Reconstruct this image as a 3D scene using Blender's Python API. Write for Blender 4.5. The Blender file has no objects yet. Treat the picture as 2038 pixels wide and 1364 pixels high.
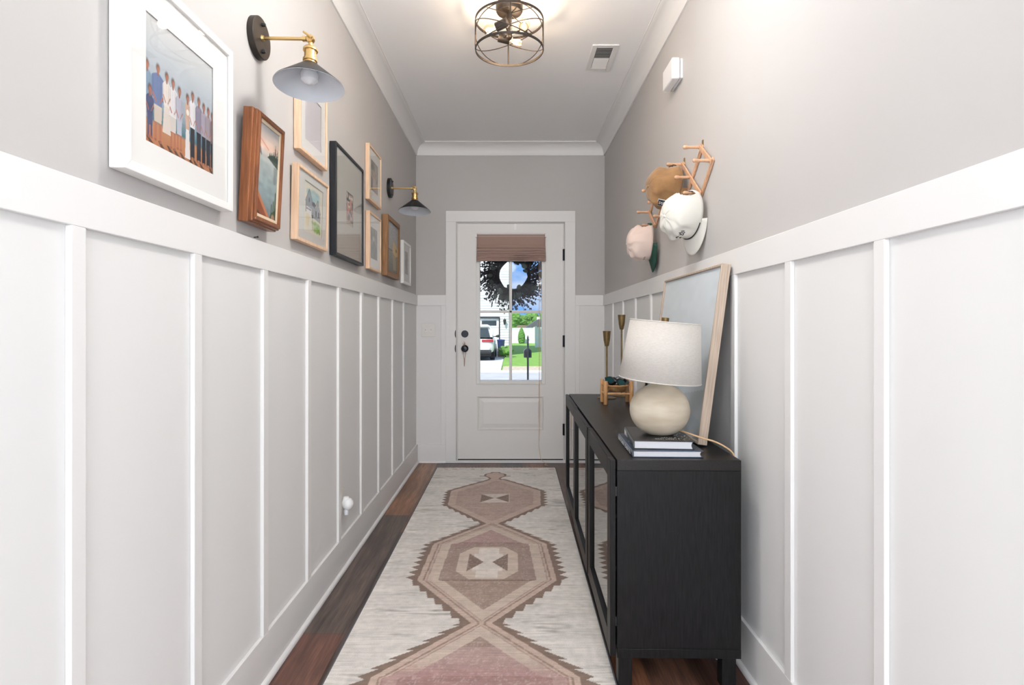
import bpy, bmesh, math, random
import numpy as np
from mathutils import Vector, Matrix, noise as mnoise

random.seed(7)
R = math.radians
sc = bpy.context.scene
C = sc.collection

# ------------------------------------------------------------ camera, sky, sun, added fill, exposure
F_PX = 1120.0                      # focal length in pixels of the 2038 px wide frame
D = 4.848                          # distance to the wall with the front door
cam_d = bpy.data.cameras.new('camera')
cam = bpy.data.objects.new('camera', cam_d)
C.objects.link(cam)
cam_d.sensor_width = 36.0
cam_d.lens = F_PX / 2038.0 * 36.0
cam_d.shift_x = 2.0 / 2038.0
cam_d.shift_y = -30.0 / 2038.0
cam_d.clip_start = 0.05
cam_d.clip_end = 600
cam.location = (0, 0, 1.165)
cam.rotation_euler = (R(90), 0, 0)
sc.camera = cam

sc.view_settings.view_transform = 'Standard'
sc.view_settings.look = 'None'
sc.view_settings.exposure = 0.18
sc.view_settings.gamma = 1.0
sc.view_settings.use_curve_mapping = False

W = bpy.data.worlds.new('sky')
sc.world = W
W.use_nodes = True
nt = W.node_tree
nt.nodes.clear()
wo = nt.nodes.new('ShaderNodeOutputWorld')
bg = nt.nodes.new('ShaderNodeBackground')
tc = nt.nodes.new('ShaderNodeTexCoord')
mp = nt.nodes.new('ShaderNodeMapping')
mp.inputs['Scale'].default_value = (1, 1, 2.2)
nz = nt.nodes.new('ShaderNodeTexNoise')
nz.inputs['Scale'].default_value = 7.0
nz.inputs['Detail'].default_value = 6
rp = nt.nodes.new('ShaderNodeValToRGB')
rp.color_ramp.elements[0].position = 0.44
rp.color_ramp.elements[1].position = 0.66
rp.color_ramp.elements[0].color = (0.20, 0.45, 0.95, 1)
rp.color_ramp.elements[1].color = (1.0, 1.0, 1.0, 1)
nt.links.new(tc.outputs['Generated'], mp.inputs['Vector'])
nt.links.new(mp.outputs['Vector'], nz.inputs['Vector'])
nt.links.new(nz.outputs['Fac'], rp.inputs['Fac'])
nt.links.new(rp.outputs['Color'], bg.inputs['Color'])
bg.inputs['Strength'].default_value = 0.9
nt.links.new(bg.outputs['Background'], wo.inputs['Surface'])

def add_light(name, kind, loc, rot, energy, color=(1, 1, 1), size=None, size_y=None, angle=None):
    l = bpy.data.lights.new(name, kind)
    l.energy = energy
    l.color = color
    if kind == 'AREA':
        l.shape = 'RECTANGLE'
        l.size = size
        l.size_y = size_y
    if kind == 'POINT' and size:
        l.shadow_soft_size = size
    if angle is not None:
        l.angle = angle
    o = bpy.data.objects.new(name, l)
    o.location = loc
    o.rotation_euler = rot
    C.objects.link(o)
    return o

add_light('sun', 'SUN', (0, 0, 20), (R(42), 0, R(-25)), 5.0, (1, 0.97, 0.92), angle=R(0.6))
# area lights in added, unseen living room windows, filling the hall from behind
add_light('window_fill', 'AREA', (0, -5.35, 1.45), (R(114), 0, 0), 175, (0.94, 0.97, 1.0), 4.2, 2.0)
add_light('window_fill', 'AREA', (-2.42, -2.0, 1.45), (R(100), 0, R(-90)), 95, (0.96, 0.98, 1.0), 2.8, 2.0)
add_light('window_fill', 'AREA', (2.42, -2.0, 1.45), (R(100), 0, R(90)), 95, (0.96, 0.98, 1.0), 2.8, 2.0)
BULB_W = 2.6
GLOBE_FILL = 58  # glow strength of the added fill globes

sc.cycles.max_bounces = 10
sc.cycles.diffuse_bounces = 6
sc.cycles.transparent_max_bounces = 16
sc.cycles.sample_clamp_indirect = 6
sc.cycles.use_denoising = True

# ------------------------------------------------------------ materials
def mat(name, col, rough=0.5, metal=0.0, spec=0.5, bump=None, vary=None, coat=0.0, sheen=0.0, emit=None, trans=0.0):
    """bump=(scale, strength[, stretch xyz]); vary=(scale, second colour[, stretch xyz])"""
    m = bpy.data.materials.new(name)
    m.use_nodes = True
    n = m.node_tree.nodes
    L = m.node_tree.links
    b = n['Principled BSDF']
    b.inputs['Base Color'].default_value = (*col, 1)
    b.inputs['Roughness'].default_value = rough
    b.inputs['Metallic'].default_value = metal
    b.inputs['Specular IOR Level'].default_value = spec
    b.inputs['Coat Weight'].default_value = coat
    b.inputs['Sheen Weight'].default_value = sheen
    b.inputs['Transmission Weight'].default_value = trans
    if emit:
        b.inputs['Emission Color'].default_value = (*emit[0], 1)
        b.inputs['Emission Strength'].default_value = emit[1]
    def tex(scale, stretch, detail=4):
        t = n.new('ShaderNodeTexCoord')
        p = n.new('ShaderNodeMapping')
        p.inputs['Scale'].default_value = stretch
        z = n.new('ShaderNodeTexNoise')
        z.inputs['Scale'].default_value = scale
        z.inputs['Detail'].default_value = detail
        L.new(t.outputs['Object'], p.inputs['Vector'])
        L.new(p.outputs['Vector'], z.inputs['Vector'])
        return z
    if vary:
        z = tex(vary[0], vary[2] if len(vary) > 2 else (1, 1, 1))
        r = n.new('ShaderNodeValToRGB')
        r.color_ramp.elements[0].position = 0.3
        r.color_ramp.elements[1].position = 0.7
        r.color_ramp.elements[0].color = (*col, 1)
        r.color_ramp.elements[1].color = (*vary[1], 1)
        L.new(z.outputs['Fac'], r.inputs['Fac'])
        L.new(r.outputs['Color'], b.inputs['Base Color'])
    if bump:
        z = tex(bump[0], bump[2] if len(bump) > 2 else (1, 1, 1))
        u = n.new('ShaderNodeBump')
        u.inputs['Strength'].default_value = bump[1]
        u.inputs['Distance'].default_value = 0.002
        L.new(z.outputs['Fac'], u.inputs['Height'])
        L.new(u.outputs['Normal'], b.inputs['Normal'])
    return m

def glass_mat(name, ior=1.45, tint=(1, 1, 1), gain=1.0):
    m = bpy.data.materials.new(name)
    m.use_nodes = True
    n = m.node_tree.nodes
    L = m.node_tree.links
    n.clear()
    o = n.new('ShaderNodeOutputMaterial')
    t = n.new('ShaderNodeBsdfTransparent')
    t.inputs['Color'].default_value = (*tint, 1)
    g = n.new('ShaderNodeBsdfGlossy')
    g.inputs['Roughness'].default_value = 0.01
    f = n.new('ShaderNodeLayerWeight')
    f.inputs['Blend'].default_value = 0.5
    p5 = n.new('ShaderNodeMath')
    p5.operation = 'POWER'
    p5.inputs[1].default_value = 5.0
    k = n.new('ShaderNodeMath')
    k.operation = 'MULTIPLY_ADD'
    f0 = ((ior - 1) / (ior + 1)) ** 2
    k.inputs[1].default_value = (1 - f0) * gain
    k.inputs[2].default_value = f0 * gain
    k.use_clamp = True
    L.new(f.outputs['Facing'], p5.inputs[0])
    x = n.new('ShaderNodeMixShader')
    L.new(p5.outputs[0], k.inputs[0])
    L.new(k.outputs[0], x.inputs['Fac'])
    L.new(t.outputs[0], x.inputs[1])
    L.new(g.outputs[0], x.inputs[2])
    L.new(x.outputs[0], o.inputs['Surface'])
    return m

def attr_mat(name, rough=0.6, streak=None, bump=None, coat=0.0, sheen=0.0, spec=0.3):
    """colour comes from the colour attribute Col; streak=(stretch xyz, scale, darkest, lightest)"""
    m = mat(name, (1, 1, 1), rough, bump=bump, coat=coat, sheen=sheen, spec=spec)
    n = m.node_tree.nodes
    L = m.node_tree.links
    b = n['Principled BSDF']
    a = n.new('ShaderNodeAttribute')
    a.attribute_name = 'Col'
    out = a.outputs['Color']
    if streak:
        for i, s in enumerate(streak):
            t = n.new('ShaderNodeTexCoord')
            p = n.new('ShaderNodeMapping')
            p.inputs['Scale'].default_value = s[0]
            z = n.new('ShaderNodeTexNoise')
            z.inputs['Scale'].default_value = s[1]
            z.inputs['Detail'].default_value = 5
            z.inputs['Roughness'].default_value = 0.6
            z.inputs['Distortion'].default_value = s[4] if len(s) > 4 else 0.0
            mr = n.new('ShaderNodeMapRange')
            mr.inputs['From Min'].default_value = 0.3
            mr.inputs['From Max'].default_value = 0.7
            mr.inputs['To Min'].default_value = s[2]
            mr.inputs['To Max'].default_value = s[3]
            vm = n.new('ShaderNodeVectorMath')
            vm.operation = 'SCALE'
            L.new(t.outputs['Object'], p.inputs['Vector'])
            L.new(p.outputs['Vector'], z.inputs['Vector'])
            L.new(z.outputs['Fac'], mr.inputs['Value'])
            L.new(out, vm.inputs[0])
            L.new(mr.outputs['Result'], vm.inputs['Scale'])
            out = vm.outputs['Vector']
    L.new(out, b.inputs['Base Color'])
    return m

M = {}
M['paint_gray'] = mat('paint_gray', (0.50, 0.485, 0.476), 0.7, bump=(90, 0.08), spec=0.25)
M['paint_white'] = mat('paint_white', (0.76, 0.755, 0.75), 0.45, spec=0.4)
M['panel_white'] = mat('panel_white', (0.73, 0.73, 0.725), 0.55, bump=(60, 0.06), spec=0.35)
M['ceiling'] = mat('ceiling_paint', (0.90, 0.90, 0.905), 0.8, spec=0.2)
M['door_white'] = mat('door_paint', (0.74, 0.73, 0.71), 0.4, spec=0.4, bump=(40, 0.05, (4, 4, 0.4)))
M['black_wood'] = mat('black_brown_wood', (0.006, 0.006, 0.0065), 0.45, vary=(30, (0.014, 0.0135, 0.014), (6, 6, 0.5)), bump=(40, 0.10, (8, 8, 0.4)), spec=0.2)
M['black_top'] = mat('black_brown_foil', (0.008, 0.007, 0.0065), 0.40, vary=(30, (0.016, 0.014, 0.013), (8, 0.5, 6)), bump=(40, 0.02, (8, 0.4, 8)), spec=0.3)
M['cab_glass'] = glass_mat('cabinet_glass', 1.55, (0.80, 0.82, 0.82), 1.35)
M['glass'] = glass_mat('picture_glass', 1.45, (0.99, 0.99, 0.985), 1.0)
M['window_glass'] = glass_mat('window_glass', 1.35, (0.97, 0.98, 0.98), 0.12)
M['brass'] = mat('brushed_brass', (0.66, 0.46, 0.20), 0.32, 1.0, bump=(120, 0.05))
M['old_brass'] = mat('aged_brass', (0.15, 0.10, 0.045), 0.42, 0.9, vary=(25, (0.27, 0.185, 0.085)), bump=(60, 0.2))
M['bronze'] = mat('oil_rubbed_bronze', (0.022, 0.018, 0.016), 0.5, 0.5, vary=(20, (0.045, 0.034, 0.027)))
M['black_metal'] = mat('black_metal', (0.012, 0.013, 0.015), 0.4, 0.3)
M['dark_hardware'] = mat('dark_hardware', (0.008, 0.009, 0.012), 0.25, 0.6)
M['shade_white'] = mat('shade_enamel_white', (0.62, 0.66, 0.72), 0.25, coat=0.3)
M['frame_white'] = mat('frame_lacquer_white', (0.84, 0.83, 0.815), 0.35)
M['frame_maple'] = mat('frame_pale_wood', (0.66, 0.44, 0.285), 0.5, vary=(14, (0.78, 0.57, 0.40), (6, 6, 0.6)), bump=(60, 0.1, (8, 8, 0.5)))
M['frame_black'] = mat('frame_black_lacquer', (0.010, 0.012, 0.016), 0.4)
M['frame_walnut'] = mat('frame_carved_walnut', (0.15, 0.045, 0.014), 0.35, vary=(16, (0.30, 0.105, 0.035), (8, 8, 0.5)), coat=0.3)
M['frame_oak_dark'] = mat('frame_aged_oak', (0.16, 0.075, 0.028), 0.45, vary=(18, (0.30, 0.15, 0.055), (8, 8, 0.5)), bump=(80, 0.3))
M['frame_ash'] = mat('frame_gray_ash', (0.36, 0.28, 0.215), 0.6, vary=(20, (0.56, 0.45, 0.36), (10, 10, 0.35)), bump=(60, 0.2, (10, 10, 0.4)))
M['matboard'] = mat('mat_board_white', (0.88, 0.875, 0.87), 0.8)
M['matboard_gray'] = mat('mat_board_gray', (0.66, 0.67, 0.66), 0.8)
M['matboard_pale'] = mat('mat_board_pale_gray', (0.50, 0.50, 0.47), 0.8)
M['linen_liner'] = mat('linen_liner', (0.68, 0.55, 0.40), 0.8, bump=(300, 0.3))
M['backing'] = mat('backing_board', (0.20, 0.15, 0.10), 0.9)
M['peg_wood'] = mat('peg_wood', (0.54, 0.30, 0.17), 0.45, vary=(18, (0.68, 0.42, 0.27), (5, 5, 1)))
M['bamboo'] = mat('bamboo', (0.44, 0.22, 0.085), 0.45, vary=(14, (0.60, 0.34, 0.15), (4, 4, 1)))
M['rattan'] = mat('rattan_weave', (0.20, 0.10, 0.035), 0.6, vary=(60, (0.45, 0.27, 0.12)), bump=(140, 0.8))
M['linen'] = mat('lamp_shade_linen', (0.56, 0.53, 0.495), 0.9, vary=(90, (0.49, 0.46, 0.42), (1, 1, 5)), bump=(260, 0.3), sheen=0.2)
M['ceramic'] = mat('lamp_base_wash', (0.44, 0.37, 0.275), 0.42, vary=(7, (0.62, 0.56, 0.46), (1, 1, 3)), bump=(25, 0.3), spec=0.25)
M['cord_tan'] = mat('tan_cord', (0.62, 0.40, 0.22), 0.6)
M['blind'] = mat('mauve_blind_fabric', (0.335, 0.225, 0.19), 0.85, bump=(220, 0.3, (1, 1, 1)), sheen=0.2)
M['cotton_white'] = mat('cap_cotton_white', (0.68, 0.665, 0.61), 0.85, bump=(18, 0.6), sheen=0.3)
M['cotton_brown'] = mat('cap_suede_brown', (0.20, 0.10, 0.035), 0.85, vary=(12, (0.34, 0.185, 0.075)), bump=(16, 0.8), sheen=0.3)
M['cotton_pink'] = mat('cap_cotton_pink', (0.68, 0.55, 0.49), 0.85, bump=(18, 0.6), sheen=0.3)
M['cotton_green'] = mat('cap_green', (0.008, 0.050, 0.034), 0.8)
M['thread_black'] = mat('thread_black', (0.01, 0.01, 0.012), 0.7)
M['navy'] = mat('navy_patch', (0.022, 0.030, 0.055), 0.7)
M['white_plastic'] = mat('white_plastic', (0.82, 0.82, 0.83), 0.35)
M['plate_almond'] = mat('switch_plate', (0.72, 0.70, 0.66), 0.35)
M['page'] = mat('book_pages', (0.64, 0.645, 0.68), 0.8, bump=(200, 0.5, (0.3, 0.3, 8)))
M['sunglass'] = mat('sunglasses_frame', (0.008, 0.012, 0.016), 0.2)
M['teal_lens'] = mat('teal_lens', (0.004, 0.045, 0.05), 0.08, coat=0.5)
M['twine'] = mat('twine', (0.42, 0.23, 0.14), 0.8)
M['twig'] = mat('wreath_twig', (0.010, 0.008, 0.010), 0.9)
M['leaf_dark'] = mat('wreath_leaf', (0.030, 0.045, 0.038), 0.6)
M['berry'] = mat('wreath_berry', (0.014, 0.011, 0.018), 0.7)
M['art'] = attr_mat('printed_picture', 0.55)
M['rug'] = attr_mat('rug_weave', 0.95, streak=(((6, 130, 1), 1.0, 0.82, 1.10), ((260, 260, 1), 1.0, 0.86, 1.12), ((1, 26, 1), 1.2, 0.93, 1.05)), bump=(300, 0.35, (1, 1, 1)), sheen=0.15, spec=0.1)
M['floor'] = attr_mat('plank_floor', 0.34, streak=(((16, 1.6, 1), 1.0, 0.50, 1.7, 1.2), ((150, 6, 1), 1.0, 0.62, 1.45), ((1.5, 1.0, 1), 3.0, 0.8, 1.25)), bump=(1.0, 0.35, (170, 10, 1)), spec=0.5)

# ------------------------------------------------------------ mesh helpers
class MB:
    """collects verts and faces; build() links them as one mesh object"""
    def __init__(s):
        s.v = []
        s.f = []
        s.m = []
        s.T = Matrix.Identity(4)
    def add(s, vs, fs, mi=0):
        k = len(s.v)
        s.v += [tuple(s.T @ Vector(p)) for p in vs]
        s.f += [tuple(i + k for i in f) for f in fs]
        s.m += [mi] * len(fs)
        return s
    def box(s, x0, x1, y0, y1, z0, z1, mi=0):
        vs = [(x, y, z) for x in (x0, x1) for y in (y0, y1) for z in (z0, z1)]
        fs = [(0, 1, 3, 2), (4, 6, 7, 5), (0, 4, 5, 1), (2, 3, 7, 6), (0, 2, 6, 4), (1, 5, 7, 3)]
        return s.add(vs, fs, mi)
    def tube(s, pts, r, seg=10, closed=False, caps=True, mi=0, flat=None):
        pts = [Vector(p) for p in pts]
        n = len(pts)
        rs = r if isinstance(r, (list, tuple)) else [r] * n
        vs = []
        up = None
        for i, p in enumerate(pts):
            if closed:
                d = pts[(i + 1) % n] - pts[i - 1]
            else:
                d = pts[min(i + 1, n - 1)] - pts[max(i - 1, 0)]
            d.normalize()
            if up is None:
                up = Vector((0, 0, 1)) if abs(d.z) < 0.9 else Vector((1, 0, 0))
                if flat:
                    up = Vector(flat[0])
            a = d.cross(up)
            if a.length < 1e-6:
                a = d.cross(Vector((0.3, 1, 0.2)))
            a.normalize()
            b = a.cross(d).normalized()
            if not flat:
                up = b
            ka, kb = (flat[1], flat[2]) if flat else (1, 1)
            for k in range(seg):
                t = 2 * math.pi * k / seg
                vs.append(p + a * (math.cos(t) * rs[i] * ka) + b * (math.sin(t) * rs[i] * kb))
        fs = []
        for i in range(n if closed else n - 1):
            j = (i + 1) % n
            for k in range(seg):
                l = (k + 1) % seg
                fs.append((i * seg + k, i * seg + l, j * seg + l, j * seg + k))
        if caps and not closed:
            fs.append(tuple(range(seg - 1, -1, -1)))
            fs.append(tuple((n - 1) * seg + k for k in range(seg)))
        return s.add(vs, fs, mi)
    def lathe(s, prof, c=(0, 0, 0), axis='z', seg=32, caps=True, mi=0, sx=1, sy=1):
        vs = []
        n = len(prof)
        for (r, h) in prof:
            for k in range(seg):
                t = 2 * math.pi * k / seg
                a, b = r * math.cos(t) * sx, r * math.sin(t) * sy
                p = {'z': (a, b, h), 'x': (h, a, b), 'y': (b, h, a)}[axis]
                vs.append((p[0] + c[0], p[1] + c[1], p[2] + c[2]))
        fs = []
        for i in range(n - 1):
            for k in range(seg):
                l = (k + 1) % seg
                fs.append((i * seg + k, i * seg + l, (i + 1) * seg + l, (i + 1) * seg + k))
        if caps:
            if prof[0][0] > 1e-5:
                fs.append(tuple(range(seg - 1, -1, -1)))
            if prof[-1][0] > 1e-5:
                fs.append(tuple((n - 1) * seg + k for k in range(seg)))
        return s.add(vs, fs, mi)
    def ball(s, c, r, seg=16, rings=10, mi=0):
        rx, ry, rz = r if isinstance(r, (list, tuple)) else (r, r, r)
        vs = [(c[0], c[1], c[2] - rz)]
        for i in range(1, rings):
            p = math.pi * i / rings - math.pi / 2
            for k in range(seg):
                t = 2 * math.pi * k / seg
                vs.append((c[0] + rx * math.cos(p) * math.cos(t), c[1] + ry * math.cos(p) * math.sin(t), c[2] + rz * math.sin(p)))
        vs.append((c[0], c[1], c[2] + rz))
        fs = []
        for k in range(seg):
            fs.append((0, 1 + (k + 1) % seg, 1 + k))
            fs.append((len(vs) - 1, 1 + (rings - 2) * seg + k, 1 + (rings - 2) * seg + (k + 1) % seg))
        for i in range(rings - 2):
            for k in range(seg):
                l = (k + 1) % seg
                fs.append((1 + i * seg + k, 1 + i * seg + l, 1 + (i + 1) * seg + l, 1 + (i + 1) * seg + k))
        return s.add(vs, fs, mi)
    def prism(s, poly, axis, d0, d1, mi=0):
        """poly: 2-D points; axis 'x' -> (y,z), 'y' -> (x,z), 'z' -> (x,y)"""
        n = len(poly)
        def P(a, b, d):
            return {'x': (d, a, b), 'y': (a, d, b), 'z': (a, b, d)}[axis]
        vs = [P(a, b, d0) for a, b in poly] + [P(a, b, d1) for a, b in poly]
        fs = [tuple(range(n)), tuple(range(2 * n - 1, n - 1, -1))]
        for i in range(n):
            j = (i + 1) % n
            fs.append((i, i + n, j + n, j))
        return s.add(vs, fs, mi)
    def build(s, name, m, parent=None, smooth=True, bevel=0.0, local=False, angle=40, origin=None, solid=0.0):
        me = bpy.data.meshes.new(name)
        off = Vector((0, 0, 0))
        if parent is not None and not local:
            p = parent
            while p is not None:
                off += p.location
                p = p.parent
        elif origin is not None:
            off = Vector(origin)
        me.from_pydata([tuple(Vector(v) - off) for v in s.v], [], s.f)
        ms = m if isinstance(m, (list, tuple)) else [m]
        for x in ms:
            me.materials.append(M[x] if isinstance(x, str) else x)
        if len(ms) > 1:
            me.polygons.foreach_set('material_index', s.m)
        me.validate()
        bm = bmesh.new()
        bm.from_mesh(me)
        bmesh.ops.recalc_face_normals(bm, faces=bm.faces)
        bm.to_mesh(me)
        bm.free()
        if smooth:
            me.polygons.foreach_set('use_smooth', [True] * len(me.polygons))
            me.set_sharp_from_angle(angle=R(angle))
        o = bpy.data.objects.new(name, me)
        C.objects.link(o)
        if parent is not None:
            o.parent = parent
        elif origin is not None:
            o.location = origin
        if solid:
            d = o.modifiers.new('solid', 'SOLIDIFY')
            d.thickness = solid
            d.offset = 0
        if bevel:
            b = o.modifiers.new('bevel', 'BEVEL')
            b.width = bevel
            b.segments = 2
            b.limit_method = 'ANGLE'
            b.angle_limit = R(50)
        return o

def tag(o, label=None, cat=None, group=None, kind=None):
    if label: o['label'] = label
    if cat: o['category'] = cat
    if group: o['group'] = group
    if kind: o['kind'] = kind
    return o

def thing(name, label, cat, loc, rotz=0.0, group=None):
    o = bpy.data.objects.new(name, None)
    o.empty_display_size = 0.05
    C.objects.link(o)
    o.location = loc
    o.rotation_euler = (0, 0, rotz)
    return tag(o, label, cat, group)

def dup(o, parent=None):
    c = o.copy()
    C.objects.link(c)
    c.parent = parent
    for ch in list(o.children):
        dup(ch, c)
    return c

def sub(o, levels=2):
    s = o.modifiers.new('subsurf', 'SUBSURF')
    s.levels = s.render_levels = levels
    return o

def color_grid(name, w, h, nu, nv, fn, m, parent=None, plane='yz', T=None, thick=0.0):
    """a flat grid w x h from its lower left corner, coloured by fn(U, V) -> (nv+1, nu+1, 3) linear rgb with U, V in 0..1"""
    u = np.linspace(0, 1, nu + 1)
    v = np.linspace(0, 1, nv + 1)
    U, V = np.meshgrid(u, v)
    rgb = np.clip(fn(U, V), 0, 1)
    X = (U * w).ravel()
    Z = (V * h).ravel()
    O = np.zeros_like(X)
    co = np.stack({'yz': (O, X, Z), 'xy': (X, Z, O), 'xz': (X, O, Z)}[plane], 1)
    if T is not None:
        Tn = np.array(T)
        co = co @ Tn[:3, :3].T + Tn[:3, 3]
    idx = np.arange((nu + 1) * (nv + 1)).reshape(nv + 1, nu + 1)
    q = np.stack((idx[:-1, :-1], idx[:-1, 1:], idx[1:, 1:], idx[1:, :-1]), -1).reshape(-1, 4)
    me = bpy.data.meshes.new(name)
    me.from_pydata(co.tolist(), [], q.tolist())
    ca = me.color_attributes.new('Col', 'FLOAT_COLOR', 'POINT')
    ca.data.foreach_set('color', np.concatenate((rgb.reshape(-1, 3), np.ones((rgb.size // 3, 1))), 1).ravel().astype(np.float32))
    me.materials.append(M[m])
    o = bpy.data.objects.new(name, me)
    C.objects.link(o)
    if parent is not None:
        o.parent = parent
    if thick:
        s = o.modifiers.new('solid', 'SOLIDIFY')
        s.thickness = thick
        s.offset = 1
    return o

def lin(r, g, b):
    return np.array([((c / 255.0) / 12.92 if c <= 10 else (((c / 255.0) + 0.055) / 1.055) ** 2.4) for c in (r, g, b)])

def structure(o, label, cat):
    return tag(o, label, cat, kind='structure')
M['post_black'] = mat('mailbox_black', (0.03, 0.032, 0.036), 0.4, 0.3)

# ------------------------------------------------------------ the room shell
XL, XR = -0.818, 0.807             # wall faces of the hall
FL, FR = -0.803, 0.792             # faces of the boards fixed to them
HC = 2.743                         # ceiling height
YB = -0.35                          # where the hall opens into the living room behind the camera
RAIL0, RAIL1 = 1.353, 1.443

# plank floor: every plank its own tone
def plank_floor():
    rnd = random.Random(11)
    tones = [lin(74, 52, 42), lin(62, 49, 44), lin(52, 45, 43), lin(90, 60, 44), lin(70, 47, 40), lin(58, 50, 48), lin(82, 55, 46)]
    mb = MB()
    cols = []
    pw = 0.181
    x = -0.63 - pw * 16
    i = 0
    while x < 3.5:
        off = rnd.uniform(0, 1.2)
        if abs(x - (-0.63 - pw)) < 0.01: off = None
        ys = [-6.5]
        if off is None:
            ys += [-5.3, -4.0, -2.6, -1.3, 0.05, 1.27, 2.49 - 0.35, 3.49, D + 0.1]
        else:
            y = -6.5 + 0.3 + off
            while y < D:
                ys.append(y)
                y += 1.22
            ys.append(D + 0.1)
        for a, b in zip(ys[:-1], ys[1:]):
            c = tones[rnd.randrange(len(tones))] * rnd.uniform(0.95, 1.45)
            if off is None and abs(a - 3.49) < 0.01: c = lin(128, 90, 66)
            if off is None and abs(b - 3.49) < 0.01: c = lin(78, 66, 60)
            g = 0.0006
            mb.add([(x + g, a + g, 0), (x + pw - g, a + g, 0), (x + pw - g, b - g, 0), (x + g, b - g, 0)], [(0, 1, 2, 3)])
            cols += [c] * 4
        x += pw
        i += 1
    k = len(mb.v)
    mb.add([(-3.6, -6.6, -0.001), (3.6, -6.6, -0.001), (3.6, D + 0.1, -0.001), (-3.6, D + 0.1, -0.001)], [(0, 1, 2, 3)])
    cols += [np.array((0.01, 0.008, 0.007))] * 4
    mb.add([(-3.6, -6.6, -0.1), (3.6, -6.6, -0.1), (3.6, D + 0.1, -0.1), (-3.6, D + 0.1, -0.1)], [(3, 2, 1, 0)])
    cols += [np.array((0.1, 0.1, 0.1))] * 4
    me = bpy.data.meshes.new('floor')
    me.from_pydata(mb.v, [], mb.f)
    ca = me.color_attributes.new('Col', 'FLOAT_COLOR', 'POINT')
    ca.data.foreach_set('color', np.concatenate((np.array(cols), np.ones((len(cols), 1))), 1).ravel().astype(np.float32))
    me.materials.append(M['floor'])
    o = bpy.data.objects.new('floor', me)
    C.objects.link(o)
    structure(o, 'dark brown wood plank floor running to the front door', 'floor')
plank_floor()

structure(MB().box(-3.6, 3.6, -6.6, D + 0.15, HC, HC + 0.2).build('ceiling', 'ceiling', smooth=False), 'pale gray painted ceiling', 'ceiling')
structure(MB().box(XL - 0.1, XL, YB, D + 0.15, 0, HC).build('wall_left', 'paint_gray', smooth=False), 'gray painted wall hung with pictures, left', 'wall')
structure(MB().box(XR, XR + 0.1, YB, D + 0.15, 0, HC).build('wall_right', 'paint_gray', smooth=False), 'gray painted wall with peg rack, right', 'wall')
DX0, DX1, DZ1 = -0.464, 0.455, 2.066
wb = MB().box(XL, DX0, D, D + 0.15, 0, HC).box(DX1, XR, D, D + 0.15, 0, HC).box(DX0, DX1, D, D + 0.15, DZ1, HC)
structure(wb.build('wall_back', 'paint_gray', smooth=False), 'gray wall around the white front door', 'wall')
# living room behind the camera
RW = 2.5
for sx, nm in ((-1, 'left'), (1, 'right')):
    x0_, x1_ = sorted((sx * RW, sx * (RW + 0.1)))
    wl = MB().box(x0_, x1_, -5.6, YB, 0, 0.4).box(x0_, x1_, -5.6, YB, 2.5, HC).box(x0_, x1_, -5.6, -3.45, 0.4, 2.5).box(x0_, x1_, -0.55, YB, 0.4, 2.5)
    structure(wl.build('wall_rear_' + nm, 'paint_gray', smooth=False), 'living room wall with an unseen window added for light, %s of the camera' % nm, 'wall')
wk = MB().box(-RW, RW, -5.6, -5.5, 0, 0.4).box(-RW, RW, -5.6, -5.5, 2.5, HC).box(-RW, -2.15, -5.6, -5.5, 0.4, 2.5).box(2.15, RW, -5.6, -5.5, 0.4, 2.5)
structure(wk.build('wall_rear', 'paint_gray', smooth=False), 'living room wall behind the camera with an unseen window added for light', 'wall')
structure(MB().box(-RW, XL - 0.1, YB - 0.1, YB, 0, HC).build('wall_partition_left', 'paint_gray', smooth=False), 'living room partition left of the hall opening', 'wall')
structure(MB().box(XR + 0.1, RW, YB - 0.1, YB, 0, HC).build('wall_partition_right', 'paint_gray', smooth=False), 'living room partition right of the hall opening', 'wall')

# wainscot: painted panel, rail, battens, baseboard, shoe
tn = [0]
def trim(mb, label, m='paint_white', bevel=0.0015, name=None):
    tn[0] += 1
    return structure(mb.build(name or 'trim_%d' % tn[0], m, smooth=bool(bevel), bevel=bevel, angle=60), label, 'trim' if not name else 'baseboard')
e = 0.0008
trim(MB().box(XL, XL + 0.003, YB, D, 0, RAIL1 - 0.01), 'white painted wainscot field, left wall', 'panel_white', 0)
trim(MB().box(XR - 0.003, XR, YB, D, 0, RAIL1 - 0.01), 'white painted wainscot field, right wall', 'panel_white', 0)
trim(MB().box(XL + 0.003, -0.56, D - 0.003, D, 0, RAIL1 - 0.01).box(0.55, XR - 0.003, D - 0.003, D, 0, RAIL1 - 0.01), 'white painted wainscot field beside the door', 'panel_white', 0)
trim(MB().box(XL, FL, YB, D - 0.0005, RAIL0, RAIL1), 'white top rail of the wainscot, left wall')
trim(MB().box(FR, XR, YB, D - 0.0005, RAIL0, RAIL1), 'white top rail of the wainscot, right wall')
trim(MB().box(FL, -0.560, D - 0.015, D, RAIL0, RAIL1), 'white top rail left of the front door')
trim(MB().box(0.552, FR, D - 0.015, D, RAIL0, RAIL1), 'white top rail right of the front door')
for k in range(-3, 9):
    y1 = 1.064 + 0.4 * k
    trim(MB().box(XL + 0.003, FL, y1 - 0.036, y1, 0.16, RAIL0), 'white vertical batten on the left wall')
for k in range(-3, 9):
    y0 = 1.194 + 0.4 * k
    trim(MB().box(FR, XR - 0.003, y0, y0 + 0.036, 0.16, RAIL0), 'white vertical batten on the right wall')
trim(MB().box(-0.600, -0.560, D - 0.014, D - 0.003, 0.155, RAIL0), 'white batten against the left door casing')
trim(MB().box(0.552, 0.590, D - 0.014, D - 0.003, 0.155, RAIL0), 'white batten against the right door casing')
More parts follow.
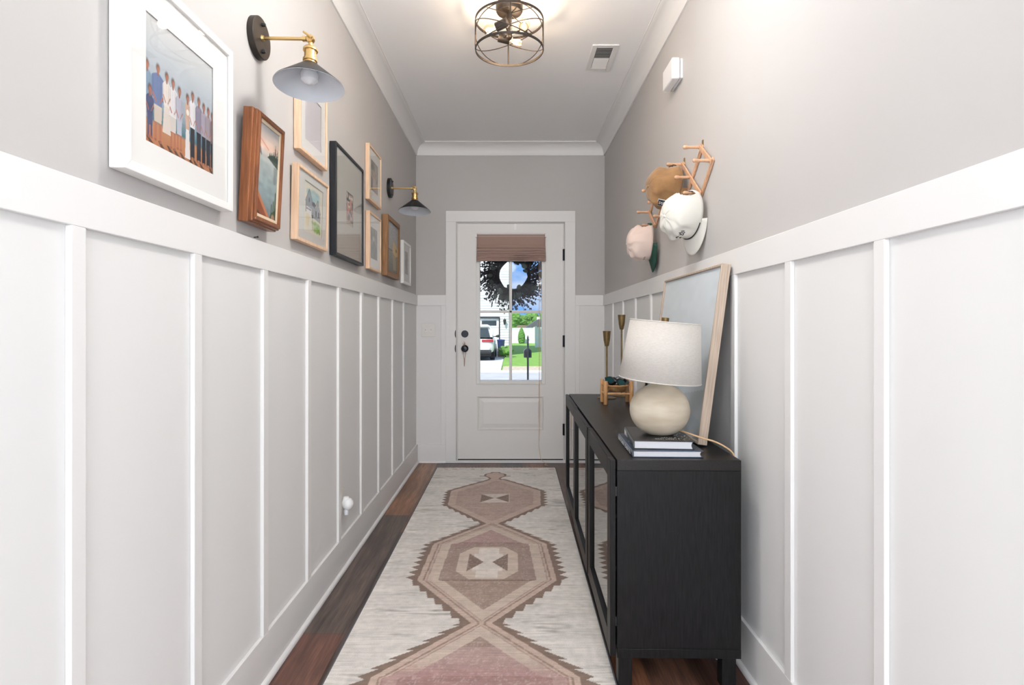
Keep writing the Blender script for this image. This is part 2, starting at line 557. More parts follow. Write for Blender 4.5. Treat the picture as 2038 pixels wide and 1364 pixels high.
def shoe(mb, axis, at, sgn, a0, a1):
    pr = [(at, 0.0), (at + sgn * 0.014, 0.0), (at + sgn * 0.014, 0.006)] + [(at + sgn * 0.014 * math.cos(t), 0.006 + 0.013 * math.sin(t)) for t in (0.3, 0.7, 1.1, 1.4)] + [(at, 0.019)]
    mb.prism(pr, axis, a0, a1)
b = MB().box(XL + 0.003, FL, YB, D - 0.001, 0.001, 0.16)
shoe(b, 'y', FL, 1, YB, D - 0.016)
trim(b, 'white baseboard with shoe moulding, left wall', name='baseboard_left')
b = MB().box(FR, XR - 0.003, YB, D - 0.001, 0.001, 0.16)
shoe(b, 'y', FR, -1, YB, D - 0.016)
trim(b, 'white baseboard with shoe moulding, right wall', name='baseboard_right')
for x0, x1, nm in ((FL + 0.014, -0.560, 'baseboard_back_left'), (0.552, FR - 0.014, 'baseboard_back_right')):
    b = MB().box(x0, x1, D - 0.015, D - 0.003, 0.001, 0.155)
    pr = [(D - 0.015, 0.001), (D - 0.028, 0.001), (D - 0.026, 0.012), (D - 0.019, 0.018), (D - 0.015, 0.019)]
    b.prism(pr, 'x', x0, x1)
    trim(b, 'short white baseboard beside the front door', name=nm)
# crown moulding
def crown(along, sgn, wall):
    p = [(0, 0), (0.0, -0.098), (0.009, -0.098), (0.012, -0.088)]
    for i in range(9):
        t = i / 8 * math.pi / 2
        p.append((0.080 - 0.064 * math.cos(t) - 0.002, -0.010 - 0.074 * (1 - math.sin(t))))
    p += [(0.084, -0.006), (0.090, -0.006), (0.090, 0)]
    return [(wall + sgn * a, HC + bb) for a, bb in p]
for nm, sg, wl_, lab in (('l', 1, XL, 'white cove crown moulding, left wall'), ('r', -1, XR, 'white cove crown moulding, right wall')):
    mb = MB().prism(crown('y', sg, wl_), 'y', YB, D)
    trim(mb, lab, bevel=0)
mb = MB().prism(crown('x', -1, D), 'x', XL, XR)
trim(mb, 'white cove crown moulding above the front door', bevel=0)
for o in C.objects:
    if o.name.startswith('trim_') and 'crown' in o.get('label', ''):
        o.data.polygons.foreach_set('use_smooth', [True] * len(o.data.polygons))
        o.data.set_sharp_from_angle(angle=R(30))

# door casing
cz = DZ1
trim(MB().box(-0.560, -0.472, D - 0.019, D, 0, cz + 0.006), 'white flat casing left of the front door')
trim(MB().box(0.463, 0.552, D - 0.019, D, 0, cz + 0.006), 'white flat casing right of the front door')
trim(MB().box(-0.560, 0.552, D - 0.020, D, cz + 0.006, cz + 0.100), 'white flat head casing above the front door')
jb = MB().box(DX0, DX0 + 0.004, D, D + 0.15, 0, DZ1).box(DX1 - 0.004, DX1, D, D + 0.15, 0, DZ1).box(DX0, DX1, D, D + 0.15, DZ1 - 0.004, DZ1)
jb.box(DX0 + 0.004, DX0 + 0.02, D + 0.056, D + 0.1, 0, DZ1).box(DX1 - 0.02, DX1 - 0.004, D + 0.056, D + 0.1, 0, DZ1).box(DX0, DX1, D + 0.056, D + 0.1, DZ1 - 0.02, DZ1)
trim(jb, 'white jamb of the front door', bevel=0)
trim(MB().box(-0.560, 0.552, D - 0.022, D + 0.002, 0.001, 0.022), 'white threshold board under the front door')
trim(MB().box(DX0, DX1, D + 0.002, D + 0.15, -0.02, 0.012), 'dark metal sill under the front door', 'black_metal', 0)

# ------------------------------------------------------------ front door
door = thing('door_1', 'white front door with four-pane window and black knobs', 'door', (0, D + 0.008, 0.0))
door['kind'] = 'structure'
yd0, yd1 = D + 0.008, D + 0.052
dl, dr_, dz0, dz1 = -0.459, 0.450, 0.030, 2.060
lx0, lx1, lz0, lz1 = -0.275, 0.270, 0.704, 1.905      # hole for the window
px0, px1, pz0, pz1 = -0.292, 0.283, 0.278, 0.573      # hole for the panel
mb = MB()
mb.box(dl, px0, yd0, yd1, dz0, dz1).box(px1, dr_, yd0, yd1, dz0, dz1)
mb.box(px0, px1, yd0, yd1, dz0, pz0).box(px0, px1, yd0, yd1, pz1, lz0).box(px0, px1, yd0, yd1, lz1, dz1)
mb.box(px0, lx0, yd0, yd1, lz0, lz1).box(lx1, px1, yd0, yd1, lz0, lz1)
# raised field panel with sloping sides
def ring(mb, x0, x1, z0, z1, i, ya, yb):
    """sloping band from the rectangle at depth ya to the one inset by i at depth yb"""
    o = [(x0, ya, z0), (x1, ya, z0), (x1, ya, z1), (x0, ya, z1)]
    n = [(x0 + i, yb, z0 + i), (x1 - i, yb, z0 + i), (x1 - i, yb, z1 - i), (x0 + i, yb, z1 - i)]
    mb.add(o + n, [(0, 1, 5, 4), (1, 2, 6, 5), (2, 3, 7, 6), (3, 0, 4, 7)])
mb.build('slab', 'door_white', door, smooth=False)
mb = MB()
ring(mb, px0, px1, pz0, pz1, 0.006, yd0, yd0 - 0.004)
ring(mb, px0 + 0.006, px1 - 0.006, pz0 + 0.006, pz1 - 0.006, 0.014, yd0 - 0.004, yd0 + 0.010)
ring(mb, px0 + 0.020, px1 - 0.020, pz0 + 0.020, pz1 - 0.020, 0.034, yd0 + 0.010, yd0 + 0.002)
mb.add([(px0 + 0.054, yd0 + 0.002, pz0 + 0.054), (px1 - 0.054, yd0 + 0.002, pz0 + 0.054), (px1 - 0.054, yd0 + 0.002, pz1 - 0.054), (px0 + 0.054, yd0 + 0.002, pz1 - 0.054)], [(0, 1, 2, 3)])
mb.box(px0, px1, yd0 + 0.025, yd1, pz0, pz1)
mb.build('door_panel', 'door_white', door, smooth=False)
mb = MB()
fx0, fx1, fz0, fz1 = -0.300, 0.296, 0.676, 1.930
for (a0, a1, b0, b1) in ((fx0, -0.268, fz0, fz1), (0.264, fx1, fz0, fz1), (-0.268, 0.264, fz0, 0.708), (-0.268, 0.264, 1.895, fz1)):
    mb.box(a0, a1, yd0 - 0.010, yd1 + 0.010, b0, b1)
mb.box(-0.270, 0.266, yd0 - 0.004, yd0 + 0.016, 1.290, 1.312).box(-0.015, 0.009, yd0 - 0.004, yd0 + 0.016, 0.705, 1.90)
mb.box(-0.270, 0.266, yd1 - 0.012, yd1 + 0.006, 1.290, 1.312).box(-0.015, 0.009, yd1 - 0.012, yd1 + 0.006, 0.705, 1.90)
mb.build('window_frame', 'door_white', door, bevel=0.003)
MB().box(-0.269, 0.265, yd0 + 0.020, yd0 + 0.026, 0.705, 1.90).build('window_pane', 'window_glass', door, smooth=False)
MB().box(dl + 0.002, dr_ - 0.002, yd0 + 0.004, yd1 - 0.004, 0.013, 0.030).build('gap_shade', 'black_metal', door, smooth=False)  # black strip stands for the shaded gap under the door
for z, nm in ((1.109, 'deadbolt'), (0.983, 'door_knob')):
    x = -0.398
    mb = MB().lathe([(0.0, 0), (0.031, 0), (0.031, -0.006), (0.029, -0.009), (0.0, -0.009)], (x, yd0, z), 'y', 32)
    if nm == 'deadbolt':
        mb.lathe([(0.0, -0.009), (0.022, -0.009), (0.021, -0.014), (0, -0.014)], (x, yd0, z), 'y', 24)
        mb.box(x - 0.017, x + 0.017, yd0 - 0.030, yd0 - 0.012, z - 0.0045, z + 0.0045)
    else:
        mb.lathe([(0.012, -0.009), (0.011, -0.030), (0.018, -0.036), (0.027, -0.046), (0.028, -0.058), (0.022, -0.066), (0, -0.068)], (x, yd0, z), 'y', 32)
    mb.build(nm, 'dark_hardware', door, bevel=0.0008)
    MB().lathe([(0, 0), (0.026, 0), (0.026, -0.003), (0, -0.003)], (-0.4665, D - 0.019, z), 'y', 24).build('strike_plate', 'dark_hardware', door) if False else None
    MB().prism([(-0.4735 + 0.0085 * math.cos(t), z + 0.033 * math.sin(t)) for t in [math.pi / 2 + math.pi * i / 10 for i in range(11)]], 'y', D - 0.021, D - 0.017).build('strike_plate', 'dark_hardware', door, smooth=False)
for z in (1.790, 1.047, 0.285):
    MB().tube([(0.4565, D - 0.003, z - 0.05), (0.4565, D - 0.003, z + 0.05)], 0.0065, 12).box(0.4455, 0.4565, D - 0.002, yd0 + 0.001, z - 0.049, z + 0.049).build('hinge', 'dark_hardware', door)
MB().box(0.026, 0.046, yd0 - 0.003, yd0, 2.005, 2.060).build('wreath_hanger', 'white_plastic', door, bevel=0.001)

# ornament on the knob
orn = thing('knob_charm', 'small twine and twig charm looped over the black door knob', 'charm', (-0.398, yd0 - 0.02, 0.983))
mb = MB().tube([(-0.398 + 0.026 * math.sin(t), yd0 - 0.033, 0.983 + 0.016 * math.cos(t)) for t in [i / 12 * 2 * math.pi for i in range(12)]], 0.0012, 6, closed=True)
mb.tube([(-0.412, yd0 - 0.036, 0.975), (-0.409, yd0 - 0.030, 0.93), (-0.402, yd0 - 0.012, 0.885)], 0.0018, 6)
mb.tube([(-0.386, yd0 - 0.036, 0.975), (-0.390, yd0 - 0.030, 0.93), (-0.399, yd0 - 0.012, 0.885)], 0.0018, 6)
mb.build('loop', 'twine', orn)
MB().tube([(-0.4005, yd0 - 0.010, 0.90), (-0.401, yd0 - 0.009, 0.86), (-0.402, yd0 - 0.007, 0.83)], [0.0045, 0.004, 0.003], 8).build('tassel', 'twine', orn)
mb = MB()
for dx, dz in ((-0.018, 0.03), (-0.004, 0.042), (0.004, 0.038), (0.010, 0.030), (-0.010, 0.022)):
    mb.tube([(-0.399, yd0 - 0.042, 1.002), (-0.399 + dx, yd0 - 0.044, 1.005 + dz)], [0.0018, 0.001], 5)
mb.build('twigs', 'twine', orn)

# roman shade
rs = thing('roman_shade', 'mauve fabric roman shade folded up over the door window', 'window shade', (0, yd0 - 0.014, 1.71))
def fold_profile():
    p = [(0.004, 1.972), (0.014, 1.972), (0.018, 1.962), (0.016, 1.93), (0.017, 1.90), (0.018, 1.872)]
    z = 1.872
    for i, (dp, hh) in enumerate(((0.030, 0.030), (0.034, 0.026), (0.038, 0.020), (0.040, 0.017), (0.042, 0.016), (0.043, 0.015), (0.044, 0.016))):
        p += [(dp - 0.006, z - 0.001), (dp, z - hh * 0.55), (dp - 0.003, z - hh * 0.9), (0.020, z - hh)]
        z -= hh
    return p, z
pf, zb = fold_profile()
nx = 40
mb = MB()
vs = []
for i in range(nx + 1):
    t = i / nx
    x = -0.292 + 0.586 * t
    for j, (d, z) in enumerate(pf):
        kk = max(0.0, (1.872 - z) / 0.16)
        w = (x) * (1 + 0.012 * kk)
        wob = 0.004 * math.sin(t * 9 + j * 0.8) * kk + 0.003 * math.sin(t * 23 + j)*kk
        zz = z + 0.003 * math.sin(t * 7 + j * 1.7) * kk + (0.010 * kk if (t > 0.8 and 8 < j < 20) else 0) * math.sin((t - 0.8) * 15)
        vs.append((w, yd0 - 0.014 - d - wob, zz))
np_ = len(pf)
fs = [(i * np_ + j, (i + 1) * np_ + j, (i + 1) * np_ + j + 1, i * np_ + j + 1) for i in range(nx) for j in range(np_ - 1)]
mb.add(vs, fs)
mb.build('folded_fabric', 'blind', rs, solid=0.002, angle=70)
MB().box(-0.290, 0.290, yd0 - 0.032, yd0 - 0.016, 1.945, 1.970).build('head_rail', 'white_plastic', rs)
for sx in (-1, 1):
    MB().box(sx * 0.298 - 0.006, sx * 0.298 + 0.006, yd0 - 0.036, yd0 - 0.010, 1.940, 1.968).build('bracket', 'white_plastic', rs, bevel=0.002)
pts = [(0.240, yd0 - 0.062, 1.76), (0.241, yd0 - 0.030, 1.60), (0.240, yd0 - 0.024, 1.2), (0.241, yd0 - 0.024, 0.8), (0.240, yd0 - 0.024, 0.45), (0.243, yd0 - 0.026, 0.28), (0.238, yd0 - 0.032, 0.16), (0.252, yd0 - 0.05, 0.05), (0.275, yd0 - 0.07, 0.022), (0.30, yd0 - 0.09, 0.006), (0.28, yd0 - 0.11, 0.006), (0.31, yd0 - 0.13, 0.006)]
MB().tube(pts, 0.0016, 6).build('pull_cord', 'cord_tan', rs)
MB().tube([(p[0] + 0.012 - 0.002 * i, p[1] - 0.001, p[2]) for i, p in enumerate(pts[:7])], 0.0013, 6).build('pull_cord', 'cord_tan', rs)

# wreath on the outside of the door
wr_ = thing('wreath', 'dark twig wreath with round leaves hung outside the door glass', 'wreath', (0.018, D + 0.12, 1.62))
rnd = random.Random(3)
wc = Vector((0.018, D + 0.115, 1.625))
mb = MB()
for k in range(7):
    ph = rnd.uniform(0, 6)
    mb.tube([(wc.x + (0.140 + 0.012 * math.sin(3 * t + ph)) * math.cos(t), wc.y + 0.010 * math.cos(4 * t + ph), wc.z + (0.140 + 0.012 * math.sin(3 * t + ph)) * math.sin(t)) for t in [i / 36 * 2 * math.pi for i in range(36)]], 0.009, 7, closed=True)
mb.build('ring', 'twig', wr_)
tw, be = MB(), MB()
for k in range(360):
    a = rnd.uniform(0, 2 * math.pi)
    r0 = 0.125 + rnd.uniform(0, 0.03)
    ln = rnd.uniform(0.06, 0.19)
    sw = rnd.uniform(0.25, 0.75)
    pts = []
    for i in range(5):
        t = i / 4
        rr = r0 + ln * t
        aa = a + sw * t * 0.55
        pts.append((wc.x + rr * math.cos(aa), wc.y + rnd.uniform(-0.006, 0.006) + (k % 5 - 2) * 0.008 * (t + 0.3), wc.z + rr * math.sin(aa)))
    tw.tube(pts, [0.0032, 0.003, 0.0026, 0.002, 0.0012], 4)
    for i in range(1, 5):
        for q in range(3):
            p = pts[i]
            c = (p[0] + rnd.uniform(-0.009, 0.009), p[1] + rnd.uniform(-0.008, 0.008), p[2] + rnd.uniform(-0.009, 0.009))
            s_ = rnd.uniform(0.0035, 0.0068)
            be.ball(c, (s_, s_, s_ * 1.4), 5, 4)
tw.build('twigs', 'twig', wr_)
tag(be.build('berries', 'berry', wr_, smooth=False), kind='stuff')
for k in range(22):
    a = rnd.uniform(0, 2 * math.pi)
    rr = rnd.choice((0.115, 0.17, 0.19, 0.21, 0.23)) + rnd.uniform(-0.012, 0.012)
    s_ = rnd.uniform(0.015, 0.022)
    cx, cz_ = wc.x + rr * math.cos(a), wc.z + rr * math.sin(a)
    mb = MB()
    mb.T = Matrix.Translation((cx, wc.y - 0.03, cz_)) @ Matrix.Rotation(a, 4, 'Y') @ Matrix.Rotation(rnd.uniform(-0.7, 0.7), 4, 'X')
    mb.prism([(s_ * math.cos(t) * 1.25, s_ * math.sin(t)) for t in [i / 14 * 2 * math.pi for i in range(14)]], 'y', -0.0008, 0.0008)
    mb.build('leaf', 'leaf_dark', wr_, smooth=False)

tag(MB().box(-2.3, 2.3, -5.2, -0.45, 0.0005, 0.012).build('floor_bounce', 'matboard', smooth=False), 'unseen pale sheet added on the living room floor to bounce light', 'rug')  # pale sheet added out of view, bounces light up to the ceiling

# glowing globes added out of view to brighten the hall and living room
M['fill_glow'] = mat('opal_fill_glow', (0.9, 0.9, 0.9), 0.4, emit=((1.0, 0.97, 0.93), GLOBE_FILL))
for (y, lab) in ((1.70, 'unseen opal fill globe added over the middle of the hall'), (-2.2, 'unseen opal fill globe added in the living room')):
    zg = 2.46
    t = thing('fill_globe', lab, 'ceiling light', (0, y, HC))
    MB().lathe([(0, 0), (0.06, 0), (0.06, -0.018), (0.05, -0.024), (0, -0.024)], (0, y, HC), 'z', 32).build('canopy', 'bronze', t)
    MB().tube([(0, y, HC - 0.02), (0, y, zg + 0.12)], 0.008, 12).lathe([(0, 0.135), (0.035, 0.135), (0.042, 0.105), (0, 0.105)], (0, y, zg), 'z', 24).build('rod', 'bronze', t)
    MB().ball((0, y, zg), 0.115, 32, 20).build('globe', 'fill_glow', t)

# ------------------------------------------------------------ rug
def rug_pattern(U, V, y0=0.45, y1=4.64, x0=-0.610, w=0.975):
    x = x0 + U * w
    y = y0 + V * (y1 - y0)
    xc = -0.105
    base = lin(224, 219, 213)
    dark, tan, tan2, field, pink = lin(133, 113, 101), lin(196, 173, 160), lin(205, 188, 175), lin(160, 138, 128), lin(168, 128, 128)
    rng = np.random.default_rng(5)
    def n2(sx, sy, seed):
        r = np.random.default_rng(seed)
        g = r.random((sy + 2, sx + 2))
        a, b = U * sx, V * sy
        i, j = np.floor(a).astype(int), np.floor(b).astype(int)
        fa, fb = a - i, b - j
        return (g[j, i] * (1 - fa) + g[j, i + 1] * fa) * (1 - fb) + (g[j + 1, i] * (1 - fa) + g[j + 1, i + 1] * fa) * fb
    C_ = np.broadcast_to(base, x.shape + (3,)).copy()
    C_ *= (0.93 + 0.12 * n2(7, 60, 1))[..., None]
    st = n2(16, 420, 2) * n2(5, 50, 3)
    C_ = C_ * (1 - 0.55 * np.clip(st - 0.36, 0, 1) * 2.0)[..., None]
    # medallion outline
    ky = [0.45, 0.62, 1.08, 1.42, 1.86, 2.202, 2.575, 3.01, 3.32, 3.665, 3.985, 4.296]
    kw = [0.30, 0.34, 0.040, 0.350, 0.355, 0.042, 0.325, 0.305, 0.034, 0.305, 0.318, 0.028]
    hw = np.interp(y, ky, kw)
    ax = np.abs(x - xc + 0.010 * (np.interp(y, [2.2, 2.575, 3.0], [0, -0.5, 0])))
    slope = np.abs(np.gradient(np.interp(np.linspace(y0, y1, 800), ky, kw), (y1 - y0) / 799))
    cs = 1 / np.sqrt(1 + np.interp(y, np.linspace(y0, y1, 800), slope) ** 2)
    inside = (y < 4.296)
    d = (hw - ax) * cs
    # teeth outside the outline
    big = np.interp(y, [1.3, 2.2, 3.1, 4.3], [0.058, 0.050, 0.044, 0.026])
    per = np.interp(y, [1.3, 3.3, 3.4, 4.3], [0.068, 0.060, 0.052, 0.050])
    ph = (y / 0.062) % 1.0
    tri_n = 1 - np.abs(2 * ((y / 0.056) % 1.0) - 1)
    steep = cs > 0.95
    stair = 1 - ((y / 0.056) % 1.0) * 0.75
    tooth = np.where(steep, 0.020 + big * tri_n * 0.85, 0.012 + big * stair * 0.62)
    def put(mask, col, k=1.0):
        nonlocal C_
        mm = (mask * k)[..., None] if mask.dtype != bool else (mask.astype(float) * k)[..., None]
        C_ = C_ * (1 - mm) + col * mm
    put(inside & (d < 0) & (d > -tooth), dark)
    m1 = inside & (y > 3.32)
    m2 = inside & (y <= 3.32)
    # medallion by the door: plain
    put(m1 & (d >= 0), tan)
    put(m1 & (d >= 0.05), (tan + field) / 2)
    put(m1 & (d >= 0.09), tan * 0.55 + field * 0.45)
    box = (np.abs(x - xc) < 0.098) & (np.abs(y - 3.815) < 0.098)
    put(m1 & box, lin(214, 204, 194))
    bt = (np.abs(y - 3.815) < 0.090 * np.clip((np.abs(x - xc) - 0.006) / 0.09, 0, 1)) & (np.abs(x - xc) < 0.096)
    put(m1 & bt, dark * 0.95)
    # the nearer medallions: banded
    put(m2 & (d >= 0), tan)
    put(m2 & (d >= 0.024) & (d < 0.032), dark * 1.1, 0.8)
    put(m2 & (d >= 0.032) & (d < 0.040), tan)
    put(m2 & (d >= 0.040) & (d < 0.046), dark * 1.15, 0.5)
    put(m2 & (d >= 0.046) & (d < 0.095), tan2 * 0.97)
    put(m2 & (d >= 0.095), field)
    for (yc, yh, xh, yt, yb) in ((2.775, 0.215, 0.150, 3.02, 2.575), (1.62, 0.22, 0.160, 1.86, 1.42)):
        near = (np.abs(y - yc) < 0.42)
        put(m2 & (d >= 0.095) & near & (y > yt), lin(178, 152, 146))
        put(m2 & (d >= 0.095) & near & (y < yb), lin(164, 142, 130))
        put(m2 & (d >= 0.095) & near & (np.abs(y - yb) < 0.007), dark)
        put(m2 & (d >= 0.095) & near & (np.abs(y - yt) < 0.006), dark, 0.6)
        xa, ya = np.abs(x - xc) / xh, np.abs(y - yc) / (yh * 0.88)
        octo = (xa < 1) & (ya < 1) & (xa + ya < 1.55)
        put(m2 & near & octo, tan2)
        wh = (np.abs(x - xc) < 0.052 + 0.022 * (np.abs(y - yc) < 0.10)) & (np.abs(y - yc) < 0.172)
        put(m2 & near & wh, lin(226, 217, 208))
        b2 = (np.abs(y - yc + 0.0) < 0.105 * np.clip((np.abs(x - xc) - 0.022) / 0.078, 0, 1)) & (np.abs(x - xc) < 0.100)
        put(m2 & near & b2, dark)
    # pinkish wear
    pk = np.clip((1.97 - y) / 0.10, 0, 1) * (d >= 0.04) * (y < 2.2) * (y > 1.1)
    put(pk * (0.45 + 0.35 * n2(6, 40, 9)), pink * 0.95)
    put(((y > 2.98) & (y < 3.2) & (d > 0.095)).astype(float) * 0.35 * n2(5, 30, 10), pink)
    # finial near the door
    fx, fy = np.abs(x + 0.122), y
    fw = np.interp(fy, [4.27, 4.31, 4.345, 4.38, 4.44, 4.47, 4.50], [0.045, 0.030, 0.045, 0.075, 0.070, 0.030, 0.018])
    fin = (fy > 4.27) & (fy < 4.50)
    put(fin & (fx < fw + 0.014), dark)
    put((np.abs(fy - 4.378) < 0.010) & (fx < 0.12), dark, 0.8)
    put(fin & (fx < fw - 0.004) & (fy < 4.49), tan)
    # wear inside the coloured parts
    C_ *= (0.90 + 0.20 * n2(60, 240, 12))[..., None]
    C_ *= (0.95 + 0.10 * n2(12, 90, 13))[..., None]
    fl = np.clip((n2(220, 760, 14) - 0.62) * 4, 0, 1) * (d > 0)
    put(fl * 0.35, lin(214, 204, 196))
    # stripe of dots by the far end
    e_ = (np.abs(y - 4.595) < 0.010) & (n2(26, 6, 21) > 0.62)
    put(e_, lin(160, 110, 90), 0.7)
    return C_
rug = thing('runner_rug', 'long cream runner rug with brown and dusty pink medallions', 'rug', (-0.1225, 2.5, 0.0))
T = Matrix.Translation((-0.610 + 0.1225, 0.45 - 2.5, 0.0075))
g = color_grid('rug_body', 0.975, 4.19, 230, 980, rug_pattern, 'rug', rug, 'xy', T)
nv = len(g.data.vertices)
co = np.empty(nv * 3)
g.data.vertices.foreach_get('co', co)
co = co.reshape(-1, 3)
RUG_L = -0.610 + 0.1225
wy = 0.951 + (co[:, 1] + 2.5 - 1.83) / 2.81 * 0.024
co[:, 0] = RUG_L + (co[:, 0] - RUG_L) * wy / 0.975
g.data.vertices.foreach_set('co', co.ravel())
sd = g.modifiers.new('solid', 'SOLIDIFY')
sd.thickness = 0.006
sd.offset = -1
M['rug_edge'] = mat('rug_edge', (0.10, 0.105, 0.12), 0.9)
mb = MB()
for sx in (-1, 1):
    mb.tube([(-0.611 if sx < 0 else -0.610 + 0.951 + (y - 1.83) / 2.81 * 0.024 + 0.001, y, 0.0045) for y in [0.45 + i * 0.1 for i in range(42)] + [4.64]], 0.0042, 6)
mb.build('edge_cord', 'rug_edge', rug)  # dark blue-gray cord along both long edges
mb = MB()
rnd = random.Random(5)
M['fringe'] = mat('fringe_yarn', (0.55, 0.40, 0.32), 0.9)
for i in range(95):
    x = -0.606 + 0.967 * (i + rnd.uniform(0.2, 0.8)) / 95
    ln = rnd.uniform(0.02, 0.045)
    mb.tube([(x, 4.638, 0.005), (x + rnd.uniform(-0.008, 0.008), 4.64 + ln * 0.5, 0.004), (x + rnd.uniform(-0.015, 0.015), 4.64 + ln, 0.003)], [0.0025, 0.002, 0.001], 5)
tag(mb.build('fringe', 'fringe', rug), kind='stuff')

# ------------------------------------------------------------ pictures: painters for the prints
def soft(mask, edge):
    return np.clip(mask / edge, 0, 1)
class Canvas:
    def __init__(s, U, V, col):
        s.U, s.V = U, V
        s.c = np.broadcast_to(np.array(col, float), U.shape + (3,)).copy()
    def mix(s, k, col):
        k = np.clip(k, 0, 1)[..., None]
        s.c = s.c * (1 - k) + np.array(col) * k
        return s
    def ell(s, x, y, rx, ry, col, soft_=0.15, k=1.0):
        d = 1 - np.sqrt(((s.U - x) / rx) ** 2 + ((s.V - y) / ry) ** 2)
        return s.mix(np.clip(d / soft_, 0, 1) * k, col)
    def poly(s, pts, col, k=1.0):
        ins = np.zeros(s.U.shape, bool)
        n = len(pts)
        for i in range(n):
            (x1, y1), (x2, y2) = pts[i], pts[(i + 1) % n]
            if y1 == y2: continue
            c = ((y1 > s.V) != (y2 > s.V)) & (s.U < (x2 - x1) * (s.V - y1) / (y2 - y1) + x1)
            ins ^= c
        return s.mix(ins * k, col)
    def line(s, x1, y1, x2, y2, w, col, k=1.0):
        dx, dy = x2 - x1, y2 - y1
        t = np.clip(((s.U - x1) * dx + (s.V - y1) * dy) / (dx * dx + dy * dy), 0, 1)
        d = np.hypot(s.U - x1 - t * dx, s.V - y1 - t * dy)
        return s.mix(np.clip((w - d) / (w * 0.4), 0, 1) * k, col)
    def grad(s, stops):
        ys = [a for a, _ in stops]
        for ch in range(3):
            s.c[..., ch] = np.interp(s.V, ys, [q[ch] for _, q in stops])
        return s
    def noise(s, sx, sy, amt, seed):
        r = np.random.default_rng(seed)
        g = r.random((sy + 2, sx + 2))
        a, b = s.U * sx, s.V * sy
        i, j = np.floor(a).astype(int), np.floor(b).astype(int)
        fa, fb = a - i, b - j
        fa, fb = fa * fa * (3 - 2 * fa), fb * fb * (3 - 2 * fb)
        v = (g[j, i] * (1 - fa) + g[j, i + 1] * fa) * (1 - fb) + (g[j + 1, i] * (1 - fa) + g[j + 1, i + 1] * fa) * fb
        s.c *= (1 + amt * (v - 0.5) * 2)[..., None]
        return v
def art_family(U, V):
    c = Canvas(U, V, (0.3, 0.3, 0.3))
    c.grad([(0, lin(178, 118, 82)), (0.17, lin(188, 136, 100)), (0.20, lin(70, 120, 135)), (0.40, lin(160, 176, 188)), (0.7, lin(184, 192, 200)), (1, lin(204, 206, 208))])
    c.noise(6, 6, 0.06, 1)
    sk, sk2, hair, dk = lin(176, 112, 88), lin(150, 92, 72), lin(72, 45, 35), lin(38, 42, 55)
    for i, (u, h) in enumerate(((0.02, .63), (0.168, .63), (0.285, .60), (0.372, .60), (0.464, .585), (0.587, .57), (0.666, .60), (0.767, .60), (0.93, .59), (1.0, .56))):
        c.poly([(u, 0.05), (u + 0.03, 0.05), (u + 0.15, -0.03), (u + 0.07, -0.03)], lin(60, 42, 45), 0.85)
    def person(u, top, bw, shirt, lower, long=False, legs=sk, foot=0.05, arms=True):
        bw *= 1.12
        hh = 0.075
        nk = top - hh
        hip = foot + (nk - foot) * 0.52
        if long:
            c.poly([(u - bw * 0.45, hip + 0.05), (u + bw * 0.45, hip + 0.05), (u + bw * 0.85, foot), (u - bw * 0.85, foot)], lower)
        else:
            knee = foot + (hip - foot) * (0.52 if legs is not dk else 0.05)
            for sx in (-1, 1):
                c.line(u + sx * bw * 0.28, hip, u + sx * bw * 0.34, foot, bw * 0.20, legs)
            c.poly([(u - bw * 0.55, hip + 0.04), (u + bw * 0.55, hip + 0.04), (u + bw * 0.52, knee), (u - bw * 0.52, knee)], lower)
            c.ell(u - bw * 0.34, foot, 0.02, 0.012, sk2, 0.5)
            c.ell(u + bw * 0.34, foot, 0.02, 0.012, sk2, 0.5)
        c.poly([(u - bw * 0.72, nk - 0.025), (u - bw * 0.2, nk), (u + bw * 0.2, nk), (u + bw * 0.72, nk - 0.025), (u + bw * 0.60, hip), (u - bw * 0.60, hip)], shirt)
        if arms:
            for sx in (-1, 1):
                c.line(u + sx * bw * 0.72, nk - 0.04, u + sx * bw * 0.70, hip + 0.06, bw * 0.15, shirt * 0.85)
                c.line(u + sx * bw * 0.68, hip + 0.08, u + sx * bw * 0.25, hip + 0.03, bw * 0.11, sk)
        c.line(u, nk - 0.01, u, nk + 0.02, 0.014, sk2)
        c.ell(u, top - 0.030, 0.034, 0.046, hair, 0.6)
        c.ell(u + 0.004, top - 0.042, 0.026, 0.038, sk, 0.7)
        c.line(u - bw * 0.1, nk - 0.01, u + bw * 0.1, hip + 0.01, bw * 0.05, shirt * 0.8, 0.6)
        c.line(u + bw * 0.42, nk - 0.03, u + bw * 0.35, hip + 0.02, bw * 0.16, shirt * 0.72, 0.5)
    person(0.03, 0.64, 0.070, lin(132, 158, 182), lin(160, 158, 166))
    person(0.168, 0.66, 0.084, lin(104, 124, 168), lin(206, 194, 182))
    person(0.065, 0.46, 0.055, lin(66, 78, 118), lin(74, 82, 120), legs=lin(74, 82, 120))
    person(0.372, 0.63, 0.070, lin(222, 220, 224), lin(212, 205, 200))
    person(0.285, 0.645, 0.060, lin(226, 218, 212), lin(218, 208, 200), long=True, foot=0.14)
    person(0.464, 0.60, 0.060, lin(178, 180, 196), lin(186, 190, 206), foot=0.07)
    person(0.666, 0.64, 0.055, lin(228, 226, 230), dk, legs=dk)
    person(0.587, 0.59, 0.042, lin(206, 170, 150), lin(228, 224, 224), long=True, foot=0.03, arms=False)
    c.ell(0.59, 0.43, 0.026, 0.03, lin(232, 230, 222), 0.3)
    person(0.767, 0.63, 0.060, lin(140, 134, 156), dk, legs=dk)
    person(0.85, 0.61, 0.050, lin(168, 160, 176), dk, legs=dk)
    person(0.93, 0.60, 0.058, lin(160, 150, 160), dk, legs=dk)
    person(1.0, 0.58, 0.045, lin(130, 110, 110), dk, legs=dk)
    return c.c
